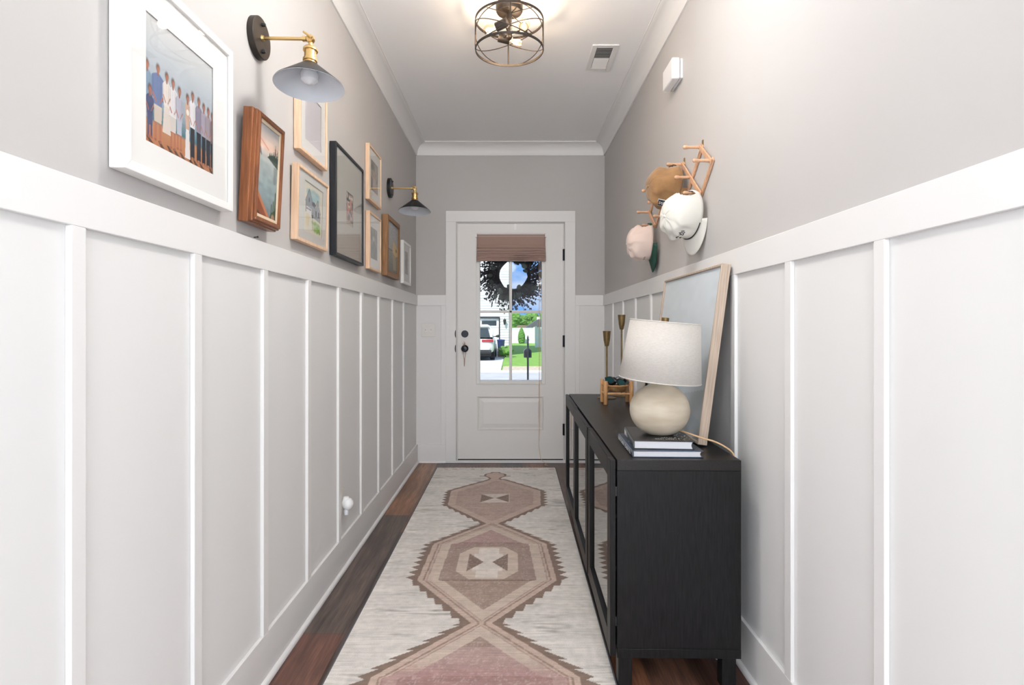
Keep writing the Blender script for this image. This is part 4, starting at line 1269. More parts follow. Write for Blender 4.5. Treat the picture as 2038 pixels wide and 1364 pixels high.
def cap(label, peg, m_crown, m_brim, m_under, fit=0.0, roll=0.0, pitch=0.0, yaw=0.0, out=0.012, drop=0.008):
    """local axes: +f brim direction (down), +u crown top (out of the wall), s sideways. Origin at the strap on the peg."""
    py_, pz_ = peg
    root = thing('baseball_cap', label, 'cap', (XR - out, py_, pz_ + 0.008), group='caps on the peg rack')
    B = Matrix(((0, -1, 0, 0), (0, 0, 1, 0), (-1, 0, 0, 0), (0, 0, 0, 1)))   # (f,u,s) -> (x=-u, y=s, z=-f)
    root.matrix_basis = Matrix.Translation((XR - out, py_, pz_ + drop)) @ Matrix.Rotation(yaw, 4, 'Z') @ Matrix.Rotation(roll, 4, 'X') @ Matrix.Rotation(pitch, 4, 'Y') @ B
    af, as_, hu = 0.100, 0.082, 0.128
    cf = 0.092            # crown centre below the strap
    hu0 = 0.010
    nu_, nv_ = 72, 22
    mb = MB()
    vs, fs, mi = [], [], []
    for j in range(nv_ + 1):
        t = j / nv_
        ph = t * math.pi / 2
        for i in range(nu_):
            a = 2 * math.pi * i / nu_          # 0 = front
            k = math.cos(ph) ** 0.62
            g = 1 - 0.012 * math.exp(-((((i + 3) % 12) - 3) / 0.8) ** 2) * (1 if j > 1 else 0)
            w = 0.011 * mnoise.noise((math.cos(a) * 2 + peg[0] * 7, math.sin(a) * 2, t * 3)) * math.sin(ph * 2)
            f = cf + (af * math.cos(a) * (1.03 if math.cos(a) > 0 else 0.95)) * k * g + w * 2
            s_ = as_ * math.sin(a) * k * g
            u = hu0 + hu * math.sin(ph) ** 0.95 * g + w + 0.018 * math.cos(a) * (1 - t)
            vs.append((f, u, s_))
    for j in range(nv_):
        for i in range(nu_):
            a = 2 * math.pi * (i + 0.5) / nu_
            back = abs(math.atan2(math.sin(a), math.cos(a))) - math.pi
            if (back / 0.62) ** 2 + ((j + 0.5) / 9.0) ** 2 < 1: continue
            fs.append((j * nu_ + i, j * nu_ + (i + 1) % nu_, (j + 1) * nu_ + (i + 1) % nu_, (j + 1) * nu_ + i))
    mb.add(vs, fs)
    cr = mb.build('crown', m_crown, root, local=True, solid=0.0022, angle=80)
    # strap
    sp = MB()
    pts = []
    for i in range(13):
        a = math.pi - 0.68 + 1.36 * i / 12
        pts.append((cf + af * 0.95 * math.cos(a), hu0 - 0.014 + 0.007, as_ * math.sin(a)))
    sp.tube(pts, 0.009, 8, flat=((0, 1, 0), 0.16, 1.0))
    sp.build('strap', m_brim if fit else m_crown, root, local=True)
    MB().ball((cf, hu0 + hu + 0.001, 0), (0.007, 0.005, 0.007), 12, 8).build('button', m_crown, root, local=True)
    for sgn in (-1, 1):
        for a in (R(28), R(90)):
            f = cf + 0.8 * af * math.cos(a)
            u = hu0 + hu * 0.70
            mb = MB().lathe([(0.0035, -0.001), (0.0035, 0.0012), (0.0018, 0.0012), (0.0018, -0.001)], (0, 0, 0), 'y', 12, caps=False)
            nrm = Vector((math.cos(a) * 0.6, 0.9, sgn * math.sin(a) * 0.8)).normalized()
            mb2 = MB()
            mb2.T = Matrix.Translation((cf + 0.66 * af * math.cos(a), hu0 + hu * 0.795, sgn * 0.66 * as_ * math.sin(a))) @ Vector((0, 1, 0)).rotation_difference(nrm).to_matrix().to_4x4()
            mb2.lathe([(0.0038, 0), (0.0036, 0.0015), (0.0020, 0.0015), (0.0018, 0)], (0, 0, 0), 'y', 12, caps=False)
            mb2.build('eyelet', m_crown, root, local=True)
    # brim
    bv, bf = [], []
    nb, nr = 28, 8
    for r__ in range(nr + 1):
        for i in range(nb + 1):
            a = (i / nb - 0.5) * R(150)
            k0 = math.cos(0.0)
            f0, s0 = af * 1.03 * math.cos(a), as_ * math.sin(a)
            ext = 0.074 * max(0.0, math.cos(a * 1.2)) ** 0.75
            t = r__ / nr
            f = cf + f0 + ext * t * 0.98
            s_ = s0 + math.sin(a) * 0.006 * t
            u = hu0 + 0.018 * math.cos(a) - 0.30 * (abs(s_) ** 1.6) * 1.1 * t * 2.2 - 0.008 * t
            bv.append((f, u, s_))
    for r__ in range(nr):
        for i in range(nb):
            q = r__ * (nb + 1) + i
            bf.append((q, q + 1, q + nb + 2, q + nb + 1))
    MB().add(bv, bf).build('brim', m_brim, root, local=True, solid=0.0035, angle=80)
    return root, B, cf, af, as_, hu0, hu

# white cap
wc_, *P_ = cap('white cap with black stitched marks and long brim, nearest on the rack', (tops[0], ZB), 'cotton_white', 'cotton_white', 'cotton_white', out=0.052, pitch=-0.16, yaw=0.35, roll=0.10)
def on_crown(a, ph, extra=0.0025):
    af, as_, hu, cf, hu0 = 0.100, 0.082, 0.128, 0.092, 0.010
    k = math.cos(ph) ** 0.62
    return Vector((cf + af * 1.03 * math.cos(a) * k * 1.0, hu0 + hu * math.sin(ph) ** 0.95 + 0.018 * math.cos(a) * (1 - ph / (math.pi / 2)), as_ * math.sin(a) * k)) + Vector((math.cos(a) * 0.7, math.sin(ph), math.sin(a) * 0.7)).normalized() * extra
def stitch(parent, marks, m, name, rad=0.0016):
    mb = MB()
    for mk in marks:
        mb.tube([on_crown(R(a), R(p)) for a, p in mk], rad, 6)
    mb.build(name, m, parent, local=True)
stitch(wc_, [[(-44, 30), (-42, 37), (-38, 32), (-34, 39), (-30, 31), (-27, 37)], [(-40, 27), (-36, 30), (-32, 27), (-28, 29)], [(-20, 26), (-16, 29), (-12, 26)], [(-24, 33), (-20, 36), (-16, 33), (-10, 36), (-6, 31)]], 'thread_black', 'embroidery', 0.0018)
stitch(wc_, [[(a, 3) for a in range(-66, 67, 6)]], 'thread_black', 'brim_cord', 0.0022)
MB().box(0.001, 0.004, -0.006, 0.002, -0.014, 0.012).build('strap_label', 'thread_black', wc_, local=True, bevel=0.0005)
bc, *_ = cap('brown suede cap with small dark patch, middle of the rack', (tops[1], ZT - 0.012), 'cotton_brown', 'cotton_brown', 'cotton_brown', out=0.050, pitch=-0.10, yaw=0.25, roll=0.05)
mb = MB()
pa_a, pa_p = R(-30), R(34)
pc = on_crown(pa_a, pa_p, 0.004)
pn = Vector((math.cos(pa_a) * 0.85, 0.55, math.sin(pa_a) * 0.85)).normalized()
mb.T = Matrix.Translation(pc) @ Vector((0, 1, 0)).rotation_difference(pn).to_matrix().to_4x4() @ Matrix.Rotation(R(45), 4, 'Y')
mb.box(-0.020, 0.020, -0.001, 0.001, -0.020, 0.020)
pa = mb.build('patch', 'frame_white', bc, local=True, bevel=0.001)
mb2 = MB()
mb2.T = mb.T
mb2.box(-0.0175, 0.0175, 0.001, 0.0016, -0.0175, 0.0175)
mb2.box(-0.0175, 0.0175, -0.0016, -0.001, -0.0175, 0.0175)
mb2.build('patch_field', 'navy', pa, local=True)
mb2 = MB()
mb2.T = mb.T
for (x0, z0_, x1, z1_) in ((-0.010, -0.010, -0.010, 0.008), (-0.010, 0.008, 0.000, -0.006), (0.000, -0.006, 0.000, 0.010), (0.003, -0.002, 0.011, 0.009), (0.011, -0.002, 0.003, 0.009), (0.007, -0.010, 0.007, 0.002)):
    mb2.tube([(x0, 0.0018, z0_), (x1, 0.0018, z1_)], 0.0014, 5)
mb2.build('patch_emblem', 'frame_white', pa, local=True)
pk, *_ = cap('pale pink cap with dark green brim, furthest on the rack', (tops[3], ZB), 'cotton_pink', 'cotton_green', 'cotton_green', fit=1.0, out=0.040, pitch=-0.14, yaw=-0.05)
stitch(pk, [[(-30, 14), (-24, 18), (-18, 14), (-12, 18)]], 'thread_black', 'embroidery', 0.0016)

# ------------------------------------------------------------ cabinet
CR = R(-0.97)
cab = thing('media_cabinet', 'long black-brown cabinet with three glass doors along the right wall', 'cabinet', (0.342, 1.812, 0.0), CR)
Lc, Dc, Hc = 1.80, 0.397, 0.738
def cb(name, mb, m='black_wood', parent=None, bevel=0.0012):
    return mb.build(name, m, parent or cab, local=True, bevel=bevel)
cb('top_panel', MB().box(0, Dc, 0, Lc, Hc - 0.034, Hc), 'black_top')
cb('bottom_panel', MB().box(0, Dc, 0, Lc, 0.100, 0.130))
cb('side_panel', MB().box(0, Dc, 0.0006, 0.018, 0.1305, Hc - 0.0345))
cb('side_panel', MB().box(0, Dc, Lc - 0.018, Lc - 0.0006, 0.1305, Hc - 0.0345))
cb('back_panel', MB().box(Dc - 0.010, Dc - 0.004, 0.018, Lc - 0.018, 0.1305, Hc - 0.0345))
for k in (1, 2):
    cb('divider', MB().box(0.004, Dc - 0.011, k * 0.6 - 0.008, k * 0.6 + 0.008, 0.1305, Hc - 0.0345))
for k in range(3):
    for z in (0.32, 0.50):
        cb('shelf', MB().box(0.02, Dc - 0.012, k * 0.6 + (0.019 if k == 0 else 0.0085), (k + 1) * 0.6 - (0.019 if k == 2 else 0.0085), z, z + 0.018))
door0 = None
for k in range(3):
    if door0 is None:
        w0, w1, z0_, z1_ = 0.0, 0.596, 0.104, Hc - 0.002
        mb = MB()
        st = 0.062
        mb.box(-0.018, 0, w0, w0 + st, z0_, z1_).box(-0.018, 0, w1 - st, w1, z0_, z1_)
        mb.box(-0.018, 0, w0 + st, w1 - st, z1_ - st, z1_).box(-0.018, 0, w0 + st, w1 - st, z0_, z0_ + st)
        dd = cb('door', mb, 'black_wood', cab, 0.0016)
        cb('door_glass', MB().box(-0.008, -0.004, w0 + st - 0.002, w1 - st + 0.002, z0_ + st - 0.002, z1_ - st + 0.002), 'cab_glass', dd, 0)
        for zz in (0.20, 0.62):
            cb('hinge', MB().box(0.0, 0.004, 0.004, 0.030, zz, zz + 0.03), 'post_black', dd, 0)
        door0 = dd
    else:
        dd = dup(door0, cab)
    dd.location = (-0.0045 - (0.004 if k == 1 else 0), 0.002 + 0.6 * k, 0)
leg0 = None
for (x, y) in ((0.004, 0.004), (Dc - 0.060, 0.004), (0.004, 0.88), (Dc - 0.060, 0.88), (0.004, Lc - 0.05), (Dc - 0.060, Lc - 0.05)):
    if leg0 is None:
        leg0 = cb('leg', MB().box(0, 0.045, 0, 0.045, 0.0, 0.0995), 'black_wood')
        l_ = leg0
    else:
        l_ = dup(leg0, cab)
    l_.location = (x, y, 0)
CT = Hc + 0.0006

# something under the cabinet
tag(MB().tube([(0.70, 2.05, 0.004), (0.695, 2.02, 0.004), (0.712, 2.0, 0.004), (0.70, 1.985, 0.012), (0.722, 1.97, 0.004), (0.74, 1.99, 0.004)], 0.0035, 8).build('cable', 'white_plastic'), 'short loop of pale cable on the floor under the cabinet', 'cable')

# ------------------------------------------------------------ books
M['cover_black'] = mat('book_cover_black', (0.012, 0.012, 0.015), 0.3, spec=0.6)
M['cover_blue'] = mat('book_cover_blue_black', (0.012, 0.014, 0.020), 0.3, vary=(9, (0.03, 0.06, 0.12)), spec=0.6)
M['foil_silver'] = mat('cover_lettering', (0.60, 0.58, 0.55), 0.4)
M['gold'] = mat('gold_spot', (0.60, 0.42, 0.10), 0.3, 0.8)
def book(label, x0, y0, w, l, z, th, cover, rot, deco):
    t = thing('book', label, 'book', (x0, y0, z), rot, group='stacked books under the table lamp')
    ct = 0.0026
    mb = MB().box(0, w, 0, l, 0, ct).box(0, w, 0, l, th - ct, th)
    sp = [(0.0, 0.0)] + [(-0.004 * math.sin(math.pi * i / 8), th * i / 8) for i in range(1, 8)] + [(0.0, th), (0.0025, th), (0.0025, 0.0)]
    mb.prism(sp, 'y', 0, l)
    mb.build('cover', cover, t, local=True, bevel=0.0006)
    pg = [(0.003, ct)] + [(w - 0.006 - 0.004 * math.sin(math.pi * i / 6), ct + (th - 2 * ct) * i / 6) for i in range(7)] + [(0.003, th - ct)]
    MB().prism(pg, 'y', 0.003, l - 0.003).build('pages', 'page', t, local=True, smooth=False)
    deco(t, w, l, th)
    return t
def deco_low(t, w, l, th):
    rnd = random.Random(2)
    mb = MB()
    y = l * 0.93
    for i in range(9):
        h = 0.014
        x = -0.0046
        mb.box(x, x + 0.0012, y - 0.003, y, 0.005, th - 0.006)
        if i % 2: mb.box(x, x + 0.0012, y - 0.013, y, th - 0.0085, th - 0.006)
        if i % 3 != 1: mb.box(x, x + 0.0012, y - 0.013, y, 0.005, 0.0075)
        if i % 3 == 0: mb.box(x, x + 0.0012, y - 0.014, y - 0.011, 0.005, th - 0.006)
        y -= 0.029
    mb.build('spine_lettering', 'foil_silver', t, local=True, smooth=False)
    MB().lathe([(0, 0), (0.011, 0), (0.011, 0.0006), (0, 0.0006)], (0.020, 0.15, th), 'z', 24).build('cover_spot', 'gold', t, local=True)
def deco_top(t, w, l, th):
    rnd = random.Random(4)
    mb = MB()
    for (bx, by, n) in ((0.075, 0.030, 9), (0.10, 0.055, 6)):
        for i in range(n):
            x = bx + i * 0.0085
            mb.box(x, x + 0.0018, by, by + 0.010, th, th + 0.0004)
            if rnd.random() < 0.6: mb.box(x, x + 0.006, by + 0.008, by + 0.010, th, th + 0.0004)
            if rnd.random() < 0.6: mb.box(x, x + 0.006, by, by + 0.002, th, th + 0.0004)
    for i in range(26):
        x, y = rnd.uniform(0.15, w - 0.01), rnd.uniform(0.01, 0.16)
        s = rnd.uniform(0.002, 0.006)
        mb.box(x, x + s, y, y + s * 0.7, th, th + 0.0004)
    mb.build('cover_lettering', 'foil_silver', t, local=True, smooth=False)
    mb = MB()
    for i in range(5):
        y = l - 0.03 - i * 0.009
        mb.box(-0.0044, -0.003, y, y + 0.005, 0.006, th - 0.006)
    for (y, a, b_) in ((0.20, 0.010, 0.014), (0.19, 0.016, 0.02), (0.17, 0.010, 0.018), (0.16, 0.008, 0.012)):
        mb.box(-0.0044, -0.003, y, y + 0.006, a, b_)
    mb.build('spine_lettering', 'foil_silver', t, local=True, smooth=False)
book('wide dark hardback lying on the cabinet, bottom one of the two under the lamp', 0.4005, 1.845, 0.228, 0.30, CT, 0.0225, 'cover_blue', R(-2.0), deco_low)
book('thicker black hardback directly beneath the round lamp, on the wider book', 0.408, 1.868, 0.197, 0.262, CT + 0.0229, 0.028, 'cover_black', R(-5.0), deco_top)
ZBK = CT + 0.0229 + 0.0286

# ------------------------------------------------------------ table lamp
LX, LY = 0.524, 1.985
lamp = thing('table_lamp', 'round cream table lamp with white linen drum shade on two books', 'table lamp', (LX, LY, ZBK))
prof = [(0.0, 0.0), (0.036, 0.0)]
for i in range(0, 25):
    t = R(-67 + 145 * i / 24)
    prof.append((0.1035 * math.cos(t) ** 0.93, 0.001 + 0.0912 * (math.sin(t) + math.sin(R(67)))))
prof += [(0.018, 0.1745), (0.0, 0.1745)]
MB().lathe(prof, (LX, LY, ZBK), 'z', 72).build('lamp_base', 'ceramic', lamp, angle=60)
MB().lathe([(0.013, 0.1746), (0.013, 0.179), (0.0105, 0.181), (0.0125, 0.184), (0.0125, 0.190), (0.009, 0.193), (0.0075, 0.235)], (LX, LY, ZBK), 'z', 24).build('neck', 'old_brass', lamp)
tl = Matrix.Translation((LX, LY, ZBK + 0.19)) @ Matrix.Rotation(R(4.9), 4, 'Y') @ Matrix.Rotation(R(2), 4, 'X')
mb = MB()
mb.T = tl
mb.lathe([(0.1405, 0.0), (0.1200, 0.206)], (0, 0, 0), 'z', 96, caps=False)
shd = mb.build('lamp_shade', 'linen', lamp, solid=0.002)
mb = MB()
mb.T = tl
for z, rr in ((0.001, 0.1404), (0.205, 0.1201)):
    mb.tube([(rr * math.cos(t), rr * math.sin(t), z) for t in [i / 64 * 2 * math.pi for i in range(64)]], 0.0022, 8, closed=True)
mb.build('rim', 'linen', shd)
mb = MB()
mb.T = tl
for a in (15, 135, 255):
    mb.tube([(0, 0, 0.195), (0.119 * math.cos(R(a)), 0.119 * math.sin(R(a)), 0.203)], 0.0018, 6)
mb.tube([(0, 0, 0.03), (0.034, 0, 0.06), (0.040, 0, 0.12), (0.02, 0, 0.18), (0, 0, 0.195)], 0.0018, 6)
mb.tube([(0, 0, 0.03), (-0.034, 0, 0.06), (-0.040, 0, 0.12), (-0.02, 0, 0.18), (0, 0, 0.195)], 0.0018, 6)
mb.build('harp', 'paint_white', lamp)
mb = MB()
mb.T = tl
mb.lathe([(0.0, 0.196), (0.0128, 0.196), (0.0128, 0.219), (0.0115, 0.2205), (0, 0.2205)], (0, 0, 0), 'z', 28)
mb.build('finial', 'old_brass', lamp)
mb = MB()
mb.T = tl
mb.lathe([(0.0, 0.04), (0.013, 0.045), (0.014, 0.06), (0.027, 0.09), (0.028, 0.11), (0.018, 0.13), (0, 0.135)], (0, 0, 0), 'z', 24)
mb.build('bulb', 'bulb_off', lamp)
cp = [(LX + 0.068, LY - 0.004, ZBK + 0.012), (LX + 0.085, LY - 0.035, ZBK + 0.010), (0.655, 1.925, 0.786), (0.690, 1.905, 0.778), (0.722, 1.895, 0.762), (0.744, 1.895, 0.7445), (0.7505, 1.895, 0.725), (0.752, 1.90, 0.66)]
def smooth_pts(P, n=8):
    out = []
    P = [Vector(p) for p in P]
    for i in range(len(P) - 1):
        p0, p1, p2, p3 = P[max(i - 1, 0)], P[i], P[i + 1], P[min(i + 2, len(P) - 1)]
        for k in range(n):
            t = k / n
            out.append(0.5 * ((2 * p1) + (p2 - p0) * t + (2 * p0 - 5 * p1 + 4 * p2 - p3) * t * t + (3 * p1 - p0 - 3 * p2 + p3) * t ** 3))
    out.append(P[-1])
    return out
MB().tube(smooth_pts(cp), 0.0030, 8).build('power_cord', 'cord_tan', lamp)

# ------------------------------------------------------------ large picture leaning
pic = picture('large pale blue abstract print in a gray wood frame leaning behind the lamp', 2.005, 2.755, CT, CT + 0.652, 0.034, 0.008, 'frame_ash', None, art_abstract, (2.0135, 2.7465, CT + 0.0085, CT + 0.6435), lean=R(7.6), side=1, base=0.6985, recess=0.005, extra='bare', res=(120, 110))
pic.location.z = CT + 0.0046
# small mirror-like frame half hidden behind lamp
M['black_trim'] = mat('dark_slip', (0.01, 0.012, 0.02), 0.4)
sf = thing('small_picture_frame', 'small leaning frame half hidden behind the round lamp base', 'picture frame', (0.722, 2.93, CT + 0.003), group=None)
sf.rotation_euler = (0, -R(9), math.pi + R(12))
mb = MB()
bars(mb, -0.065, 0.065, 0, 0.18, 0.010, 0, 0.022)
mb.build('frame', 'frame_ash', sf, local=True, bevel=0.001)
mb = MB()
bars(mb, -0.055, 0.055, 0.010, 0.170, 0.007, 0.006, 0.019)
mb.build('slip', 'black_trim', sf, local=True)
def art_glass_reflection(U, V):  # pale and dark ovals paint the reflection seen in the glass
    c = Canvas(U, V, lin(150, 165, 170))
    c.ell(0.4, 0.5, 0.3, 0.4, lin(214, 224, 220), 0.3)
    c.ell(0.75, 0.3, 0.3, 0.3, lin(60, 70, 74), 0.4)
    return c.c
color_grid('print', 0.096, 0.146, 30, 40, art_glass_reflection, 'art', sf, 'yz', Matrix.Translation((0.008, -0.048, 0.017)))
MB().box(0.010, 0.012, -0.048, 0.048, 0.017, 0.163).build('glass', 'glass', sf, local=True, smooth=False)
MB().box(0.002, 0.006, -0.055, 0.055, 0.010, 0.170).build('backing', 'backing', sf, local=True, smooth=False)

# ------------------------------------------------------------ candlesticks
def candlestick(label, x, y, h):
    t = thing('candlestick', label, 'candlestick', (x, y, CT), group='tall brass candlesticks on the cabinet')
    MB().lathe([(0, 0), (0.056, 0), (0.056, 0.003), (0.053, 0.005), (0.008, 0.007), (0, 0.007)], (0, 0, 0), 'z', 40).build('base', 'old_brass', t, local=True)
    MB().lathe([(0.0075, 0.007), (0.0058, 0.02), (0.0055, h - 0.092)], (0, 0, 0), 'z', 16).build('stem', 'old_brass', t, local=True)
    MB().lathe([(0, h - 0.094), (0.010, h - 0.092), (0.013, h - 0.086), (0.019, h - 0.055), (0.0235, h - 0.004), (0.024, h), (0.021, h), (0.016, h - 0.03), (0, h - 0.034)], (0, 0, 0), 'z', 28).build('candle_cup', 'old_brass', t, local=True)
candlestick('shorter aged brass candlestick on the cabinet, behind the bamboo tray', 0.576, 3.385, 0.405)
candlestick('taller aged brass candlestick near the wall end of the cabinet', 0.688, 3.50, 0.505)

# ------------------------------------------------------------ bamboo tray and what lies in it
bx0, bx1, by0, by1 = 0.521, 0.664, 3.10, 3.215
tr = thing('bamboo_stand', 'bamboo legged stand holding a woven rattan basket', 'basket stand', ((bx0 + bx1) / 2, (by0 + by1) / 2, CT))
for (x, y) in ((bx0, by0), (bx1, by0), (bx0, by1), (bx1, by1)):
    MB().lathe([(0, 0), (0.0105, 0.001), (0.0115, 0.004), (0.0110, 0.06), (0.0118, 0.065), (0.0110, 0.07), (0.0112, 0.128), (0.009, 0.131), (0, 0.131)], (x, y, CT), 'z', 16).build('leg', 'bamboo', tr)
for z, rr in ((0.060, 0.0055), (0.105, 0.005)):
    for (a, b_) in (((bx0, by0), (bx1, by0)), ((bx0, by1), (bx1, by1)), ((bx0, by0), (bx0, by1)), ((bx1, by0), (bx1, by1))):
        if z > 0.1 and a[1] == b_[1]: continue
        MB().tube([(a[0], a[1], CT + z), (b_[0], b_[1], CT + z)], rr, 10).build('crossbar', 'bamboo', tr)
cxb, cyb = (bx0 + bx1) / 2, (by0 + by1) / 2
mb = MB().lathe([(0, 0.068), (0.040, 0.068), (0.054, 0.078), (0.0590, 0.100), (0.0570, 0.100), (0.052, 0.080), (0.038, 0.071), (0, 0.071)], (cxb, cyb, CT), 'z', 40, sy=0.78)
bk = mb.build('basket', 'rattan', tr)
MB().tube([(cxb + 0.060 * math.cos(t), cyb + 0.047 * math.sin(t), CT + 0.101) for t in [i / 40 * 2 * math.pi for i in range(40)]], 0.0045, 8, closed=True).build('basket_rim', 'bamboo', bk)
def sunglasses(label, loc, rot, m_f, m_l):
    t = thing('sunglasses', label, 'sunglasses', loc, group='sunglasses in the woven basket')
    t.rotation_euler = rot
    for s in (-1, 1):
        MB().tube([(s * 0.033 + 0.024 * math.cos(a), 0.004 * math.cos(a) * s, 0.019 * math.sin(a) * (1 - 0.1 * math.cos(a) * s)) for a in [i / 24 * 2 * math.pi for i in range(24)]], 0.0026, 8, closed=True).build('rim', m_f, t, local=True)
        MB().lathe([(0, -0.0014), (0.0225, -0.001), (0.0225, 0.001), (0, 0.0006)], (s * 0.033, 0, 0), 'y', 24, sx=0.80, sy=1.02).build('lens', m_l, t, local=True)
        MB().tube([(s * 0.058, 0.0, 0.008), (s * 0.060, 0.008 + 0.004 * (s + 1), 0.008), (s * 0.03, 0.012 + 0.004 * (s + 1), 0.007), (-s * 0.045, 0.012 + 0.004 * (s + 1), -0.004)], [0.0035, 0.003, 0.0022, 0.003], 8).build('temple', m_f, t, local=True)
    MB().tube([(-0.011, 0, 0.006), (0, -0.003, 0.010), (0.011, 0, 0.006)], 0.0026, 8).build('bridge', m_f, t, local=True)
    return t
sunglasses('dark teal glasses standing tilted at the left of the woven basket', (cxb - 0.012, cyb - 0.030, CT + 0.126), (R(-20), R(14), R(6)), 'sunglass', 'teal_lens')
sunglasses('black glasses rising highest at the back of the woven basket', (cxb + 0.006, cyb - 0.002, CT + 0.138), (R(-25), R(-28), R(-6)), 'sunglass', 'sunglass')
sunglasses('black glasses lying low at the right of the woven basket', (cxb + 0.014, cyb + 0.020, CT + 0.122), (R(-30), R(8), R(-12)), 'sunglass', 'sunglass')

# ------------------------------------------------------------ outside
ZG = -0.45
M['grass'] = mat('lawn_grass', (0.15, 0.32, 0.045), 0.9, vary=(3, (0.25, 0.44, 0.08)), bump=(40, 1.0))
M['concrete'] = mat('driveway_concrete', (0.62, 0.61, 0.58), 0.85, vary=(2, (0.70, 0.69, 0.66)))
M['road'] = mat('street_asphalt', (0.42, 0.42, 0.42), 0.9, vary=(2, (0.50, 0.50, 0.49)))
M['mulch'] = mat('dry_grass_strip', (0.42, 0.30, 0.17), 0.95, vary=(9, (0.66, 0.60, 0.50)))
M['siding'] = mat('vinyl_siding_white', (0.80, 0.80, 0.80), 0.6)
M['roof_dark'] = mat('shingle_gray', (0.10, 0.10, 0.115), 0.9, bump=(20, 0.6))
M['roof_brown'] = mat('shingle_brown', (0.24, 0.17, 0.13), 0.9)
M['vinyl'] = mat('fence_vinyl', (0.78, 0.79, 0.80), 0.5)
M['foliage'] = mat('tree_foliage', (0.055, 0.15, 0.022), 0.85, vary=(1.2, (0.16, 0.33, 0.06)), bump=(6, 1.0))
M['foliage_bright'] = mat('thuja_foliage', (0.06, 0.17, 0.02), 0.85, vary=(5, (0.14, 0.30, 0.05)), bump=(14, 1.0))
M['bark'] = mat('bark', (0.12, 0.08, 0.05), 0.9)
M['car_paint'] = mat('car_paint_white', (0.70, 0.70, 0.69), 0.25, coat=0.6)
M['car_glass'] = mat('car_glass', (0.03, 0.045, 0.055), 0.08)
M['tail_red'] = mat('tail_light_red', (0.35, 0.02, 0.03), 0.2)
M['tire'] = mat('tire_rubber', (0.02, 0.02, 0.022), 0.8)
M['car_black'] = mat('car_trim_black', (0.02, 0.021, 0.023), 0.5)
M['bin_blue'] = mat('bin_blue', (0.02, 0.05, 0.20), 0.5)
M['crate'] = mat('crate_red_wood', (0.36, 0.14, 0.10), 0.8)
def out_s(mb, name, m, label, cat, **k):
    o = mb.build(name, m, smooth=False, **k)
    return structure(o, label, cat)
out_s(MB().box(-80, 80, D + 0.16, 200, ZG - 0.3, ZG - 0.02), 'ground', 'grass', 'ground beyond the lawn', 'ground')
out_s(MB().box(-60, 60, 8.0, 20.2, ZG - 0.25, ZG + 0.0), 'street', 'road', 'pale asphalt street in front of the house', 'street')
out_s(MB().box(-60, 60, 20.2, 20.9, ZG - 0.25, ZG + 0.03), 'curb', 'concrete', 'concrete curb along the far side of the street', 'curb')
out_s(MB().box(-0.32, 60, 20.9, 23.2, ZG - 0.25, ZG + 0.02), 'verge', 'mulch', 'strip of dry grass and pavement behind the curb', 'verge')
out_s(MB().box(-8.0, -0.38, 20.9, 32.0, ZG - 0.25, ZG + 0.015), 'driveway', 'concrete', 'white concrete driveway under the parked car', 'driveway')
lw = MB().box(-0.36, 40, 23.2, 62, ZG - 0.25, ZG + 0.04)
out_s(lw, 'lawn', 'grass', 'green lawn of the house across the street', 'lawn')
out_s(MB().box(-2.2, 2.2, D + 0.16, 7.9, ZG - 0.2, -0.05), 'porch', 'concrete', 'concrete porch slab outside the door', 'porch')

# neighbour's house
hs = thing('house', 'white sided house with garage across the street', 'house', (-6.0, 32.0, ZG))
hx0, hx1 = -12.0, -0.13
mb = MB()
gx0, gx1, gz1 = -5.6, -0.69, 1.70
mb.box(hx0, gx0, 32.0, 32.2, ZG, 6.2).box(gx1, hx1, 32.0, 32.2, ZG, 6.2).box(gx0, gx1, 32.0, 32.2, gz1, 6.2)
mb.box(hx1 - 0.2, hx1, 32.2, 42, ZG, 6.2).box(hx0, hx1, 41.8, 42, ZG, 6.2).box(hx0, hx0 + 0.2, 32.2, 42, ZG, 6.2)
mb.build('wall', 'siding', hs, smooth=False)
mb = MB()
z = ZG
while z < 6.1:
    for (a, b_) in ((hx0, gx0), (gx1, hx1)) if z < gz1 - 0.05 else ((hx0, hx1),):
        mb.add([(a, 31.955, z), (b_, 31.955, z), (b_, 31.99, z + 0.15), (a, 31.99, z + 0.15), (a, 32.0, z), (b_, 32.0, z)], [(0, 1, 2, 3), (0, 4, 5, 1)])
    z += 0.15
mb.build('siding', 'siding', hs, smooth=False)
mb = MB().box(gx0 - 0.12, gx0, 31.93, 32.05, ZG, gz1 + 0.12).box(gx1, gx1 + 0.06, 31.93, 32.05, ZG, gz1 + 0.06).box(gx0, gx1, 31.93, 32.05, gz1, gz1 + 0.06)
mb.build('garage_trim', 'car_black', hs, smooth=False)
mb = MB()
for i in range(4):
    z0_ = ZG + 0.02 + i * 0.53
    mb.box(gx0 + 0.01, gx1 - 0.01, 32.06, 32.12, z0_, z0_ + 0.515)
gd = mb.build('garage_door', 'siding', hs, smooth=False)
for i in range(5):
    x1 = gx1 - 0.14 - i * 0.98
    MB().box(x1 - 0.84, x1, 32.045, 32.062, ZG + 1.72, ZG + 2.0).build('garage_window', 'car_glass', gd, smooth=False)
mb = MB()
for (xx, zz) in ((hx0, 6.2), ):
    mb.prism([(hx0 - 0.5, 6.2), (hx1 + 0.5, 6.2), ((hx0 + hx1) / 2, 9.6)], 'y', 31.4, 42.5)
mb.build('roof', 'roof_dark', hs, smooth=False)
ln = thing('wall_lantern', 'black lantern on the white siding beside the garage door', 'lantern', (-0.36, 31.95, 1.45))
MB().box(-0.42, -0.30, 31.93, 31.955, 1.36, 1.62).build('backplate', 'car_black', ln, smooth=False)
